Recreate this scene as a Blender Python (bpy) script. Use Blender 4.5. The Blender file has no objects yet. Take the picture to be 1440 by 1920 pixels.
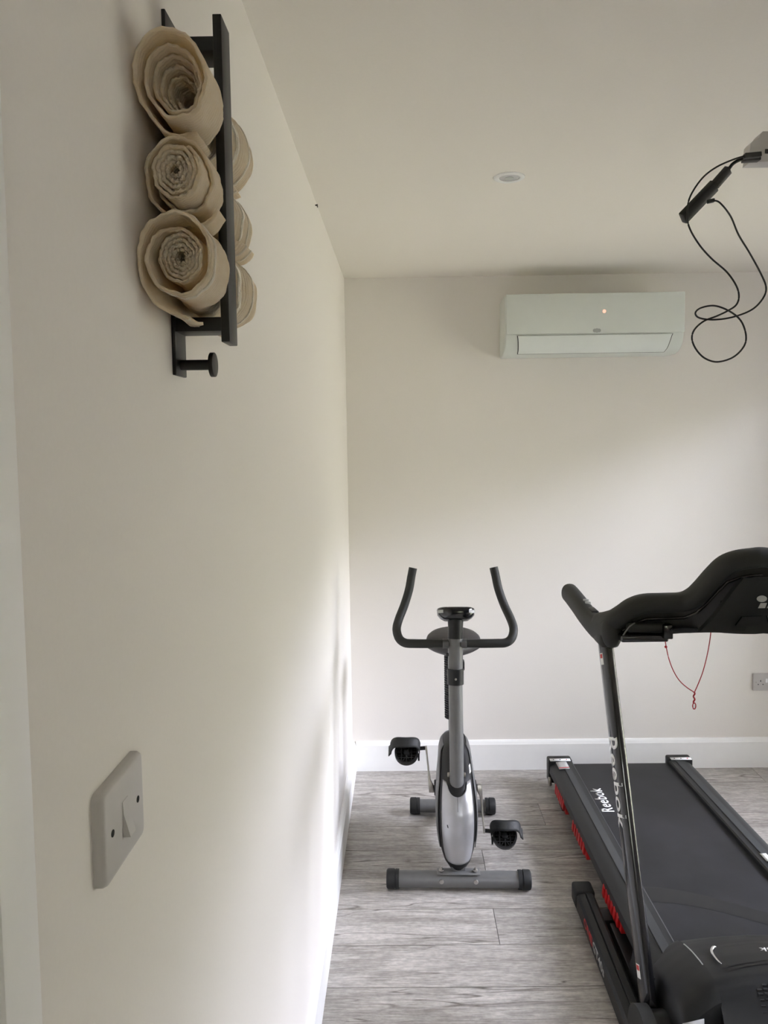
import bpy, bmesh, math, random
from mathutils import Vector, Matrix, noise
PI = math.pi
random.seed(4)
C = bpy.context.scene.collection

# ------------------------------------------------------------------ materials
def nodes(name):
    m = bpy.data.materials.new(name); m.use_nodes = True
    nt = m.node_tree; b = nt.nodes['Principled BSDF']
    return m, nt, b

def add(nt, kind, **kw):
    n = nt.nodes.new(kind)
    for k, v in kw.items(): setattr(n, k, v)
    return n

def bump(nt, b, height, strength=.2, dist=.001):
    bp = add(nt, 'ShaderNodeBump'); bp.inputs['Strength'].default_value = strength
    bp.inputs['Distance'].default_value = dist
    nt.links.new(height, bp.inputs['Height']); nt.links.new(bp.outputs['Normal'], b.inputs['Normal'])
    return bp

def mat(name, col, rough=.5, metal=0, coat=0, noise_scale=None, noise_amt=.06, bump_s=0, spec=.5):
    m, nt, b = nodes(name)
    b.inputs['Roughness'].default_value = rough; b.inputs['Metallic'].default_value = metal
    b.inputs['Coat Weight'].default_value = coat
    b.inputs['Specular IOR Level'].default_value = spec
    c = (*col, 1)
    b.inputs['Base Color'].default_value = c
    if noise_scale:
        tc = add(nt, 'ShaderNodeTexCoord'); nz = add(nt, 'ShaderNodeTexNoise')
        nz.inputs['Scale'].default_value = noise_scale; nz.inputs['Detail'].default_value = 4
        nt.links.new(tc.outputs['Object'], nz.inputs['Vector'])
        r = add(nt, 'ShaderNodeValToRGB')
        r.color_ramp.elements[0].color = (*[x*(1-noise_amt) for x in col], 1)
        r.color_ramp.elements[1].color = (*[min(1, x*(1+noise_amt)) for x in col], 1)
        r.color_ramp.elements[0].position = .3; r.color_ramp.elements[1].position = .7
        nt.links.new(nz.outputs['Fac'], r.inputs['Fac']); nt.links.new(r.outputs['Color'], b.inputs['Base Color'])
        if bump_s: bump(nt, b, nz.outputs['Fac'], bump_s)
    return m

M = {}
M['wall'] = mat('wall_paint', (.775, .745, .708), .85, noise_scale=180, noise_amt=.008, bump_s=.06, spec=.25)
M['ceiling'] = mat('ceiling_paint', (.82, .785, .735), .9, noise_scale=150, noise_amt=.008, bump_s=.05, spec=.2)
M['trim'] = mat('trim_gloss_white', (.86, .86, .85), .35, noise_scale=30, noise_amt=.01)
M['black_metal'] = mat('powder_coated_black', (.007, .007, .007), .42, noise_scale=400, noise_amt=.2, bump_s=.1, spec=.35)
M['white_plastic'] = mat('white_plastic', (.52, .50, .49), .4, noise_scale=60, noise_amt=.01)
M['ac_plastic'] = mat('ac_plastic', (.66, .695, .665), .3, noise_scale=20, noise_amt=.01)
M['ac_flap'] = mat('ac_flap_plastic', (.73, .77, .75), .3, noise_scale=20, noise_amt=.01)
M['badge'] = mat('badge_grey', (.38, .40, .39), .4, noise_scale=90)
M['dark_gap'] = mat('dark_gap', (.02, .02, .02), .8, noise_scale=90)
M['black_plastic'] = mat('black_plastic', (.006, .006, .006), .45, noise_scale=500, noise_amt=.2, bump_s=.12, spec=.4)
M['matt_grey_plastic'] = mat('matt_charcoal_foam', (.019, .0195, .018), .6, noise_scale=600, noise_amt=.15, bump_s=.2, spec=.4)
M['charcoal'] = mat('charcoal_plastic', (.0085, .009, .009), .5, noise_scale=500, noise_amt=.15, bump_s=.15, spec=.4)
M['gloss_black'] = mat('gloss_black_paint', (.008, .008, .009), .16, coat=.5, noise_scale=12, noise_amt=.1)
M['rubber'] = mat('rubber', (.009, .0095, .009), .65, noise_scale=300, noise_amt=.2, bump_s=.2)
M['rail'] = mat('deck_rail_plastic', (.014, .015, .0155), .5, noise_scale=500, noise_amt=.1, bump_s=.12, spec=.4)
M['rail_strip'] = mat('deck_rail_grip', (.034, .036, .037), .6, noise_scale=700, noise_amt=.2, bump_s=.25)
M['red'] = mat('red_rubber', (.45, .008, .010), .4, noise_scale=60, noise_amt=.1)
M['red_cord'] = mat('red_cord', (.42, .012, .02), .6, noise_scale=900, noise_amt=.3)
M['grey_paint'] = mat('grey_tube_paint', (.125, .125, .122), .36, noise_scale=40, noise_amt=.05)
M['grey_shell'] = mat('grey_shell_plastic', (.085, .085, .084), .42, noise_scale=40, noise_amt=.05)
M['silver'] = mat('silver_panel', (.40, .40, .41), .32, metal=.55, noise_scale=15, noise_amt=.06)
M['steel'] = mat('steel', (.42, .40, .37), .28, metal=.9, noise_scale=50, noise_amt=.1)
M['chrome'] = mat('chrome', (.75, .75, .76), .12, metal=1, noise_scale=20, noise_amt=.04)
M['white_print'] = mat('white_print', (.80, .80, .80), .5, noise_scale=200, noise_amt=.02)
M['red_print'] = mat('red_print', (.45, .03, .03), .5, noise_scale=200, noise_amt=.05)
M['grey_print'] = mat('grey_print', (.42, .42, .41), .5, noise_scale=200, noise_amt=.04)
M['sticker'] = mat('sticker_paper', (.72, .72, .70), .5, noise_scale=300, noise_amt=.03)
M['seat_vinyl'] = mat('seat_vinyl', (.026, .023, .023), .5, noise_scale=300, noise_amt=.2, bump_s=.2)
M['lens'] = mat('frosted_lens', (.60, .60, .62), .25, noise_scale=300, noise_amt=.1)
M['frame_grey'] = mat('anthracite_frame', (.06, .065, .07), .4, noise_scale=50, noise_amt=.05)
M['sky_blocker'] = mat('sky_blocker_brown', (.26, .24, .19), .8, noise_scale=8, noise_amt=.2)  # for the unseen light blocker added outside
M['cable'] = mat('cable_black', (.010, .010, .010), .4, noise_scale=200, noise_amt=.1)
M['soil'] = mat('under_floor', (.05, .045, .04), .9, noise_scale=30)

m, nt, b = nodes('indicator_glow')
b.inputs['Base Color'].default_value = (1, .3, .2, 1)
b.inputs['Emission Color'].default_value = (1, .38, .28, 1); b.inputs['Emission Strength'].default_value = .55
M['led'] = m

# window glass: clear, thin
m, nt, b = nodes('window_glass'); nt.nodes.remove(b)
out = nt.nodes['Material Output']
tr = add(nt, 'ShaderNodeBsdfTransparent'); gl = add(nt, 'ShaderNodeBsdfGlossy'); gl.inputs['Roughness'].default_value = .02
tr.inputs['Color'].default_value = (.95, .97, .96, 1)
fr = add(nt, 'ShaderNodeFresnel'); mx = add(nt, 'ShaderNodeMixShader')
nt.links.new(fr.outputs[0], mx.inputs[0]); nt.links.new(tr.outputs[0], mx.inputs[1]); nt.links.new(gl.outputs[0], mx.inputs[2])
nt.links.new(mx.outputs[0], out.inputs['Surface'])
M['glass'] = m

# terry towel
def towel_mat(name, c0, c1):
    m, nt, b = nodes(name)
    b.inputs['Roughness'].default_value = .95; b.inputs['Specular IOR Level'].default_value = .1
    b.inputs['Sheen Weight'].default_value = .3
    tc = add(nt, 'ShaderNodeTexCoord'); nz = add(nt, 'ShaderNodeTexNoise'); n2 = add(nt, 'ShaderNodeTexNoise')
    nz.inputs['Scale'].default_value = 900; nz.inputs['Detail'].default_value = 3
    n2.inputs['Scale'].default_value = 70; n2.inputs['Detail'].default_value = 4
    wv = add(nt, 'ShaderNodeTexWave', wave_type='BANDS', bands_direction='Y'); wv.inputs['Scale'].default_value = 60
    wv.inputs['Distortion'].default_value = 1.5
    for n in (nz, n2, wv): nt.links.new(tc.outputs['Object'], n.inputs['Vector'])
    r = add(nt, 'ShaderNodeValToRGB')
    r.color_ramp.elements[0].color = (*c0, 1); r.color_ramp.elements[1].color = (*c1, 1)
    r.color_ramp.elements[0].position = .35; r.color_ramp.elements[1].position = .65
    nt.links.new(n2.outputs['Fac'], r.inputs['Fac']); nt.links.new(r.outputs['Color'], b.inputs['Base Color'])
    a1 = add(nt, 'ShaderNodeMath', operation='ADD'); nt.links.new(nz.outputs['Fac'], a1.inputs[0]); nt.links.new(n2.outputs['Fac'], a1.inputs[1])
    w1 = add(nt, 'ShaderNodeMath', operation='MULTIPLY'); w1.inputs[1].default_value = .6
    nt.links.new(wv.outputs['Fac'], w1.inputs[0])
    a2 = add(nt, 'ShaderNodeMath', operation='ADD'); nt.links.new(a1.outputs[0], a2.inputs[0]); nt.links.new(w1.outputs[0], a2.inputs[1])
    bump(nt, b, a2.outputs[0], .9, .0016)
    return m
def translucent(m, col, f=.33):
    nt = m.node_tree; out = nt.nodes['Material Output']; b = nt.nodes['Principled BSDF']
    t = add(nt, 'ShaderNodeBsdfTranslucent'); t.inputs['Color'].default_value = (*col, 1)
    mx = add(nt, 'ShaderNodeMixShader'); mx.inputs[0].default_value = f
    nt.links.new(b.outputs[0], mx.inputs[1]); nt.links.new(t.outputs[0], mx.inputs[2]); nt.links.new(mx.outputs[0], out.inputs['Surface'])
    return m
M['towel'] = towel_mat('cream_terry', (.90, .80, .62), (.96, .88, .73)); translucent(M['towel'], (.97, .84, .60), .42)
M['towel_band'] = towel_mat('cream_woven_band', (.88, .80, .64), (.94, .88, .74))

# floor planks
m, nt, b = nodes('grey_oak_laminate')
b.inputs['Roughness'].default_value = .38; b.inputs['Specular IOR Level'].default_value = .4
tc = add(nt, 'ShaderNodeTexCoord'); at = add(nt, 'ShaderNodeAttribute', attribute_name='plank')
cb = add(nt, 'ShaderNodeCombineXYZ'); 
sc = add(nt, 'ShaderNodeMath', operation='MULTIPLY'); sc.inputs[1].default_value = 37.0
nt.links.new(at.outputs['Fac'], sc.inputs[0]); nt.links.new(sc.outputs[0], cb.inputs[0]); nt.links.new(sc.outputs[0], cb.inputs[2])
va = add(nt, 'ShaderNodeVectorMath', operation='ADD'); nt.links.new(tc.outputs['Object'], va.inputs[0]); nt.links.new(cb.outputs[0], va.inputs[1])
def grain(scale, stretch, detail=6, dist=0.0):
    mp = add(nt, 'ShaderNodeMapping'); mp.inputs['Scale'].default_value = (1, stretch, 1)
    nt.links.new(va.outputs[0], mp.inputs['Vector'])
    n = add(nt, 'ShaderNodeTexNoise'); n.inputs['Scale'].default_value = scale; n.inputs['Detail'].default_value = detail
    n.inputs['Roughness'].default_value = .62; n.inputs['Distortion'].default_value = dist
    nt.links.new(mp.outputs[0], n.inputs['Vector']); return n
g1 = grain(3.0, 6, 9, .8); g2 = grain(16, 11, 8, .5); g3 = grain(1.1, 13, 2, .5); g4 = grain(55, 1.6, 5)
r1 = add(nt, 'ShaderNodeValToRGB')
e = r1.color_ramp.elements; e[0].position = .28; e[0].color = (.225, .207, .188, 1); e[1].position = .72; e[1].color = (.475, .452, .425, 1)
x = r1.color_ramp.elements.new(.5); x.color = (.355, .335, .312, 1)
nt.links.new(g1.outputs['Fac'], r1.inputs['Fac'])
r2 = add(nt, 'ShaderNodeValToRGB'); e = r2.color_ramp.elements
e[0].position = .34; e[0].color = (.70, .69, .675, 1); e[1].position = .62; e[1].color = (1.14, 1.14, 1.14, 1)
nt.links.new(g2.outputs['Fac'], r2.inputs['Fac'])
mm = add(nt, 'ShaderNodeMixRGB', blend_type='MULTIPLY'); mm.inputs[0].default_value = 1
nt.links.new(r1.outputs[0], mm.inputs[1]); nt.links.new(r2.outputs[0], mm.inputs[2])
# dark drying cracks: thin iso-lines of a slow noise
sb = add(nt, 'ShaderNodeMath', operation='SUBTRACT'); sb.inputs[1].default_value = .43; nt.links.new(g3.outputs['Fac'], sb.inputs[0])
ab = add(nt, 'ShaderNodeMath', operation='ABSOLUTE'); nt.links.new(sb.outputs[0], ab.inputs[0])
r3 = add(nt, 'ShaderNodeValToRGB'); e = r3.color_ramp.elements
e[0].position = 0; e[0].color = (.30, .28, .26, 1); e[1].position = .016; e[1].color = (1, 1, 1, 1)
nt.links.new(ab.outputs[0], r3.inputs['Fac'])
m3_ = add(nt, 'ShaderNodeMixRGB', blend_type='MULTIPLY')
gate = add(nt, 'ShaderNodeValToRGB'); gate.color_ramp.elements[0].position = .42; gate.color_ramp.elements[1].position = .54
nt.links.new(g1.outputs['Fac'], gate.inputs['Fac']); nt.links.new(gate.outputs[0], m3_.inputs[0])
nt.links.new(mm.outputs[0], m3_.inputs[1]); nt.links.new(r3.outputs[0], m3_.inputs[2])
# saw marks and per-plank tone
r4 = add(nt, 'ShaderNodeValToRGB'); e = r4.color_ramp.elements
e[0].position = .38; e[0].color = (.88, .88, .875, 1); e[1].position = .64; e[1].color = (1.10, 1.09, 1.08, 1)
nt.links.new(g4.outputs['Fac'], r4.inputs['Fac'])
m4_ = add(nt, 'ShaderNodeMixRGB', blend_type='MULTIPLY'); m4_.inputs[0].default_value = 1
nt.links.new(m3_.outputs[0], m4_.inputs[1]); nt.links.new(r4.outputs[0], m4_.inputs[2])
r5 = add(nt, 'ShaderNodeMapRange'); r5.inputs['To Min'].default_value = .93; r5.inputs['To Max'].default_value = 1.17
nt.links.new(at.outputs['Fac'], r5.inputs['Value'])
m5_ = add(nt, 'ShaderNodeMixRGB', blend_type='MULTIPLY'); m5_.inputs[0].default_value = 1
nt.links.new(m4_.outputs[0], m5_.inputs[1]); nt.links.new(r5.outputs[0], m5_.inputs[2])
nt.links.new(m5_.outputs[0], b.inputs['Base Color'])
bump(nt, b, g2.outputs['Fac'], .25, .0006)
M['floor'] = m

# running belt: woven black with pale scuffs
m, nt, b = nodes('running_belt')
b.inputs['Roughness'].default_value = .55; b.inputs['Specular IOR Level'].default_value = .35
tc = add(nt, 'ShaderNodeTexCoord'); n1 = add(nt, 'ShaderNodeTexNoise'); n1.inputs['Scale'].default_value = 5; n1.inputs['Detail'].default_value = 6
n2 = add(nt, 'ShaderNodeTexNoise'); n2.inputs['Scale'].default_value = 60; n2.inputs['Detail'].default_value = 2
vo = add(nt, 'ShaderNodeTexVoronoi'); vo.inputs['Scale'].default_value = 420
for n in (n1, n2, vo): nt.links.new(tc.outputs['Object'], n.inputs['Vector'])
r = add(nt, 'ShaderNodeValToRGB'); e = r.color_ramp.elements
e[0].position = .35; e[0].color = (.008, .0085, .0095, 1); e[1].position = .75; e[1].color = (.021, .021, .024, 1)
nt.links.new(n1.outputs['Fac'], r.inputs['Fac'])
r2 = add(nt, 'ShaderNodeValToRGB'); e = r2.color_ramp.elements
e[0].position = .80; e[0].color = (0, 0, 0, 1); e[1].position = .86; e[1].color = (.25, .25, .25, 1)
nt.links.new(n2.outputs['Fac'], r2.inputs['Fac'])
mm = add(nt, 'ShaderNodeMixRGB', blend_type='ADD'); mm.inputs[0].default_value = 1
nt.links.new(r.outputs[0], mm.inputs[1]); nt.links.new(r2.outputs[0], mm.inputs[2]); nt.links.new(mm.outputs[0], b.inputs['Base Color'])
bump(nt, b, vo.outputs['Distance'], .3, .0005)
M['belt'] = m

m, nt, b = nodes('lawn_and_patio')
b.inputs['Roughness'].default_value = .9
tc = add(nt, 'ShaderNodeTexCoord'); n1 = add(nt, 'ShaderNodeTexNoise'); n1.inputs['Scale'].default_value = 3; n1.inputs['Detail'].default_value = 8
nt.links.new(tc.outputs['Object'], n1.inputs['Vector'])
r = add(nt, 'ShaderNodeValToRGB'); e = r.color_ramp.elements
e[0].color = (.185, .18, .11, 1); e[1].color = (.26, .255, .16, 1)
nt.links.new(n1.outputs['Fac'], r.inputs['Fac']); nt.links.new(r.outputs[0], b.inputs['Base Color'])
M['lawn'] = m

# ------------------------------------------------------------------ mesh helpers
def new_obj(name, bm, material=None, parent=None, smooth=True, angle=35, recalc=True):
    if recalc: bmesh.ops.recalc_face_normals(bm, faces=bm.faces[:])
    me = bpy.data.meshes.new(name); bm.to_mesh(me); bm.free()
    o = bpy.data.objects.new(name, me); C.objects.link(o)
    if material: me.materials.append(M[material] if isinstance(material, str) else material)
    if smooth:
        me.polygons.foreach_set('use_smooth', [True]*len(me.polygons))
        me.set_sharp_from_angle(angle=math.radians(angle))
    if parent: o.parent = parent
    return o

def empty(name, label, cat, loc=(0, 0, 0), rotz=0, group=None):
    o = bpy.data.objects.new(name, None); C.objects.link(o); o.empty_display_size = .05
    o.location = loc; o.rotation_euler = (0, 0, rotz); o['label'] = label; o['category'] = cat
    if group: o['group'] = group
    return o

def tag(o, label, cat, group=None):
    o['label'] = label; o['category'] = cat
    if group: o['group'] = group
    return o

def box(bm, x0, x1, y0, y1, z0, z1, bev=0, seg=2, mtx=None):
    vs = [bm.verts.new((x, y, z)) for x in (x0, x1) for y in (y0, y1) for z in (z0, z1)]
    fs = [(0, 1, 3, 2), (4, 6, 7, 5), (0, 4, 5, 1), (2, 3, 7, 6), (0, 2, 6, 4), (1, 5, 7, 3)]
    faces = [bm.faces.new([vs[i] for i in f]) for f in fs]
    bmesh.ops.recalc_face_normals(bm, faces=faces)
    if bev:
        es = list({e for f in faces for e in f.edges})
        r = bmesh.ops.bevel(bm, geom=es, offset=bev, segments=seg, affect='EDGES', profile=.5)
        vs = list({v for f in r['faces'] for v in f.verts} | {v for v in vs if v.is_valid})
    if mtx is not None:
        for v in vs: v.co = mtx @ v.co
    return vs

def frame_at(p, d, up=Vector((0, 0, 1))):
    d = d.normalized()
    if abs(d.dot(up)) > .97: up = Vector((0, 1, 0))
    x = d.cross(up).normalized(); y = x.cross(d).normalized()
    return x, y

def sweep(bm, pts, rad, n=20, up=Vector((0, 0, 1)), power=2.0, cap=True, roundcap=False):
    """tube along pts; rad: number, (rx, ry) or list of these; rx is sideways, ry along 'up'"""
    pts = [Vector(p) for p in pts]; N = len(pts)
    def rr(i):
        r = rad[i] if isinstance(rad, list) else rad
        return r if isinstance(r, tuple) else (r, r)
    rings = []
    def ring(c, xv, yv, rx, ry):
        out = []
        for k in range(n):
            a = 2*PI*k/n; ca, sa = math.cos(a), math.sin(a)
            q = 2/power
            out.append(bm.verts.new(c + xv*rx*math.copysign(abs(ca)**q, ca) + yv*ry*math.copysign(abs(sa)**q, sa)))
        return out
    fr = []
    for i in range(N):
        d = (pts[min(i+1, N-1)] - pts[max(i-1, 0)])
        fr.append((d.normalized(), *frame_at(pts[i], d, up)))
    if roundcap:
        d, xv, yv = fr[0]; rx, ry = rr(0)
        for t in (.15, .5, .85):
            k = math.sqrt(1-(1-t)**2); rings.append(ring(pts[0]-d*min(rx, ry)*(1-t), xv, yv, rx*k, ry*k))
    for i in range(N):
        d, xv, yv = fr[i]; rings.append(ring(pts[i], xv, yv, *rr(i)))
    if roundcap:
        d, xv, yv = fr[-1]; rx, ry = rr(N-1)
        for t in (.85, .5, .15):
            k = math.sqrt(1-(1-t)**2); rings.append(ring(pts[-1]+d*min(rx, ry)*(1-t), xv, yv, rx*k, ry*k))
    for a, b2 in zip(rings, rings[1:]):
        for k in range(n): bm.faces.new((a[k], a[(k+1) % n], b2[(k+1) % n], b2[k]))
    if cap: bm.faces.new(rings[0][::-1]); bm.faces.new(rings[-1])
    return rings

def smooth_path(pts, sub=6):
    pts = [Vector(p) for p in pts]; out = []
    for i in range(len(pts)-1):
        p0 = pts[max(i-1, 0)]; p1 = pts[i]; p2 = pts[i+1]; p3 = pts[min(i+2, len(pts)-1)]
        for k in range(sub):
            t = k/sub
            out.append(.5*((2*p1)+(-p0+p2)*t+(2*p0-5*p1+4*p2-p3)*t*t+(-p0+3*p1-3*p2+p3)*t**3))
    out.append(pts[-1]); return out

def disc(bm, c, axis, r, h, n=32, bev=0, r2=None):
    """cylinder centred at c along axis, height h"""
    axis = Vector(axis).normalized(); c = Vector(c); r2 = r if r2 is None else r2
    if bev: pts = [(-h/2, r-bev), (-h/2+bev*.3, r-bev*.3), (-h/2+bev, r), (h/2-bev, r2), (h/2-bev*.3, r2-bev*.3), (h/2, r2-bev)]
    else: pts = [(-h/2, r), (h/2, r2)]
    x, y = frame_at(c, axis)
    rings = [[bm.verts.new(c+axis*t+(x*math.cos(2*PI*k/n)+y*math.sin(2*PI*k/n))*rr) for k in range(n)] for t, rr in pts]
    for a, b2 in zip(rings, rings[1:]):
        for k in range(n): bm.faces.new((a[k], a[(k+1) % n], b2[(k+1) % n], b2[k]))
    bm.faces.new(rings[0][::-1]); bm.faces.new(rings[-1])

def prism(bm, poly, y0, y1, conv):
    """extrude a closed 2D polygon between y0,y1; conv(a,b,t)->Vector"""
    A = [bm.verts.new(conv(a, b2, y0)) for a, b2 in poly]; B = [bm.verts.new(conv(a, b2, y1)) for a, b2 in poly]
    n = len(poly); fs = [bm.faces.new(A), bm.faces.new(B[::-1])]
    for i in range(n): fs.append(bm.faces.new((A[i], B[i], B[(i+1) % n], A[(i+1) % n])))
    return A+B, fs

def bevel_all(bm, off, seg=2, minang=30):
    es = [e for e in bm.edges if len(e.link_faces) == 2 and e.calc_face_angle(0) > math.radians(minang)]
    bmesh.ops.bevel(bm, geom=es, offset=off, segments=seg, affect='EDGES', profile=.5)

def rounded_rect(w, h, r, n=6):
    out = []
    for cx, cy, a0 in ((w/2-r, h/2-r, 0), (-w/2+r, h/2-r, PI/2), (-w/2+r, -h/2+r, PI), (w/2-r, -h/2+r, 1.5*PI)):
        for k in range(n+1):
            a = a0+PI/2*k/n; out.append((cx+r*math.cos(a), cy+r*math.sin(a)))
    return out

def grid(bm, f, nu, nv, flip=False, closed_u=False):
    V = [[bm.verts.new(f(i/nu, j/nv)) for j in range(nv+1)] for i in range(nu if closed_u else nu+1)]
    L = len(V)
    for i in range(nu):
        for j in range(nv):
            a, b2, c, d = V[i][j], V[(i+1) % L][j], V[(i+1) % L][j+1], V[i][j+1]
            bm.faces.new((a, b2, c, d) if not flip else (d, c, b2, a))
    return V

def text_obj(name, s, size, place, material, parent, shear=0, bold=0.0, sx=1.0, align='CENTER', thick=.0004, sub=1, spacing=1.0):
    """place(x, y, h) maps text-plane coordinates (and height off the surface) to 3D"""
    cu = bpy.data.curves.new(name, 'FONT'); cu.body = s; cu.size = size; cu.shear = shear
    cu.align_x = align; cu.align_y = 'CENTER'; cu.offset = bold; cu.resolution_u = 4; cu.space_character = spacing
    t = bpy.data.objects.new(name+'_curve', cu); C.objects.link(t)
    dg = bpy.context.evaluated_depsgraph_get(); dg.update()
    me = bpy.data.meshes.new_from_object(t.evaluated_get(dg))
    bpy.data.objects.remove(t); 
    bm = bmesh.new(); bm.from_mesh(me); bpy.data.meshes.remove(me)
    bmesh.ops.remove_doubles(bm, verts=bm.verts[:], dist=1e-6)
    if sub > 1: bmesh.ops.subdivide_edges(bm, edges=[e for e in bm.edges if e.calc_length() > size*.12], cuts=sub)
    bmesh.ops.triangulate(bm, faces=bm.faces[:])
    base = bm.faces[:]
    r = bmesh.ops.extrude_face_region(bm, geom=base)
    top = {v for v in r['geom'] if isinstance(v, bmesh.types.BMVert)}
    for v in bm.verts: v.co = place(v.co.x*sx, v.co.y, thick if v in top else 0.0)
    return new_obj(name, bm, material, parent, smooth=False)

# ------------------------------------------------------------------ room (metres; left wall x=0, camera y=0)
D = 3.5675; W = 2.5; H = 2.4; Y0 = -2.6; T = .018
OY0, OY1, OZ = 1.80, 3.26, 2.10          # glazed doors in the right wall
DY0, DY1, DZ = -.34, .437, 2.03          # inner door in the left wall

def struct(o): o['kind'] = 'structure'; return o
bm = bmesh.new()
box(bm, -.12, 0, DY1, D+.1, 0, H); box(bm, -.12, 0, Y0-.1, DY0, 0, H); box(bm, -.12, 0, DY0, DY1, DZ, H)
struct(new_obj('wall_left', bm, 'wall', smooth=False))
bm = bmesh.new(); box(bm, 0, W+.2, D, D+.1, 0, H); struct(new_obj('wall_back', bm, 'wall', smooth=False))
bm = bmesh.new(); VX0, VX1, VZ0, VZ1 = .9, 1.9, 1.3, 2.1  # opening for the added fill window
box(bm, 0, VX0, Y0-.1, Y0, 0, H); box(bm, VX1, W+.2, Y0-.1, Y0, 0, H); box(bm, VX0, VX1, Y0-.1, Y0, 0, VZ0); box(bm, VX0, VX1, Y0-.1, Y0, VZ1, H)
struct(new_obj('wall_front', bm, 'wall', smooth=False))
bm = bmesh.new()
box(bm, W, W+.2, OY1, D, 0, H); box(bm, W, W+.2, Y0, OY0, 0, H); box(bm, W, W+.2, OY0, OY1, OZ, H)
struct(new_obj('wall_right', bm, 'wall', smooth=False))
bm = bmesh.new(); box(bm, -.12, W+.2, Y0-.1, D+.1, H, H+.12); struct(new_obj('ceiling', bm, 'ceiling', smooth=False))

# floor: laminate planks running across the room, seams 0.183 m apart
bm = bmesh.new(); lay = bm.faces.layers.float.new('plank'); P = .183; s0 = 2.1155
joints = {0: [1.2], 1: [.56], 2: [1.25], 3: [.56], 4: [1.2], 5: [.85], 6: [1.25], 7: [1.955], 8: [1.1]}
tones = {0: .75, 1: .8, 2: .9, 3: .25, 4: .15, 5: .35, 6: .62, 7: .5}
k = math.floor((Y0-s0)/P); G = .0010
while s0+k*P < D:
    ya = max(s0+k*P, Y0); yb = min(s0+(k+1)*P, D)
    J = joints.get(k, [.3+.97*((k*.37) % 1)]); xs = [0]
    j0 = min(J)
    while j0 > 0: j0 -= 1.45
    c = j0
    cuts = sorted(set([x for x in [j0+1.45*q for q in range(0, 5)] if .02 < x < W-.02]))
    xs = [0]+cuts+[W]
    for q in range(len(xs)-1):
        g = G if q else 0; g2 = G if q < len(xs)-2 else 0
        v = [bm.verts.new(p) for p in ((xs[q]+g, ya+G, 0), (xs[q+1]-g2, ya+G, 0), (xs[q+1]-g2, yb-G, 0), (xs[q]+g, yb-G, 0))]
        f = bm.faces.new(v); f[lay] = (tones.get(k, random.random())+.23*q) % 1.0
        w = [bm.verts.new(p.co-Vector((0, 0, .008))) for p in v]
        for a in range(4):
            ff = bm.faces.new((v[a], w[a], w[(a+1) % 4], v[(a+1) % 4])); ff[lay] = .1
    k += 1
bm.normal_update()
fl = struct(new_obj('floor', bm, 'floor', smooth=False, recalc=False))
bm = bmesh.new(); box(bm, -.12, W+.2, Y0-.1, D+.1, -.1, -.006)
sf = new_obj('sub_floor', bm, 'soil', fl, smooth=False)

# skirting boards: tall face with a stepped, rounded top
def skirt(name, p0, p1, nrm):
    prof = [(0, 0), (T, 0), (T, .128), (T-.003, .133), (T-.004, .136), (T-.006, .141), (T-.011, .146), (.003, .147), (0, .147)]
    bm = bmesh.new(); p0 = Vector(p0); p1 = Vector(p1); n = Vector(nrm)
    A = [bm.verts.new(p0+n*a+Vector((0, 0, z))) for a, z in prof]; B = [bm.verts.new(p1+n*a+Vector((0, 0, z))) for a, z in prof]
    for i in range(len(prof)): j = (i+1) % len(prof); bm.faces.new((A[i], A[j], B[j], B[i]))
    bm.faces.new(A); bm.faces.new(B[::-1])
    return struct(new_obj(name, bm, 'trim', smooth=True, angle=25))
skirt('baseboard_left', (0, .484, 0), (0, D, 0), (1, 0, 0))
skirt('baseboard_back', (T, D, 0), (W, D, 0), (0, -1, 0))
skirt('baseboard_right', (W, OY1, 0), (W, D-T, 0), (-1, 0, 0))

# architrave, lining and door on the left of the camera
def trim_board(name, x1, y0, y1, z0, z1):
    bm = bmesh.new(); box(bm, 0, x1, y0, y1, z0, z1, .003); return struct(new_obj(name, bm, 'trim'))
trim_board('trim_1', .015, .438, .483, 0, DZ+.046)
trim_board('trim_2', .015, DY0-.046, DY0-.001, 0, DZ+.046)
trim_board('trim_3', .015, DY0-.001, .438, DZ+.001, DZ+.046)
bm = bmesh.new(); box(bm, -.085, -.045, DY0+.001, DY1-.001, .004, DZ-.001, .001)
dr = struct(new_obj('door_1', bm, 'trim'))
bm = bmesh.new(); disc(bm, (-.04, DY0+.07, 1.0), (1, 0, 0), .026, .01, bev=.002)
sweep(bm, smooth_path([(-.036, DY0+.07, 1.0), (.002, DY0+.07, 1.0), (.008, DY0+.08, 1.0), (.008, DY0+.18, 1.0)]), .009, 12, roundcap=True)
new_obj('door_handle', bm, 'chrome', dr)

# glazed doors on the right
fx0, fx1 = W+.09, W+.15
w1 = bpy.data.objects.new('window_1', None); C.objects.link(w1); struct(w1); w1.location = (fx0, OY0, 0)
inv = Matrix.Translation((-fx0, -OY0, 0))
def wpart(name, boxes, material):
    bm = bmesh.new()
    for bb in boxes: box(bm, *bb, mtx=inv)
    return new_obj(name, bm, material, w1, smooth=False)
mid = (OY0+OY1)/2
wpart('window_frame', [(fx0, fx1, OY0, OY0+.05, 0, OZ), (fx0, fx1, OY1-.05, OY1, 0, OZ),
      (fx0, fx1, OY0, OY1, OZ-.05, OZ), (fx0, fx1, OY0, OY1, 0, .05), (fx0, fx1, mid-.035, mid+.035, .05, OZ-.05)], 'frame_grey')
wpart('window_pane', [(fx0+.027, fx0+.033, OY0+.05, mid-.035, .05, OZ-.05)], 'glass')
wpart('window_pane', [(fx0+.027, fx0+.033, mid+.035, OY1-.05, .05, OZ-.05)], 'glass')
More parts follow.
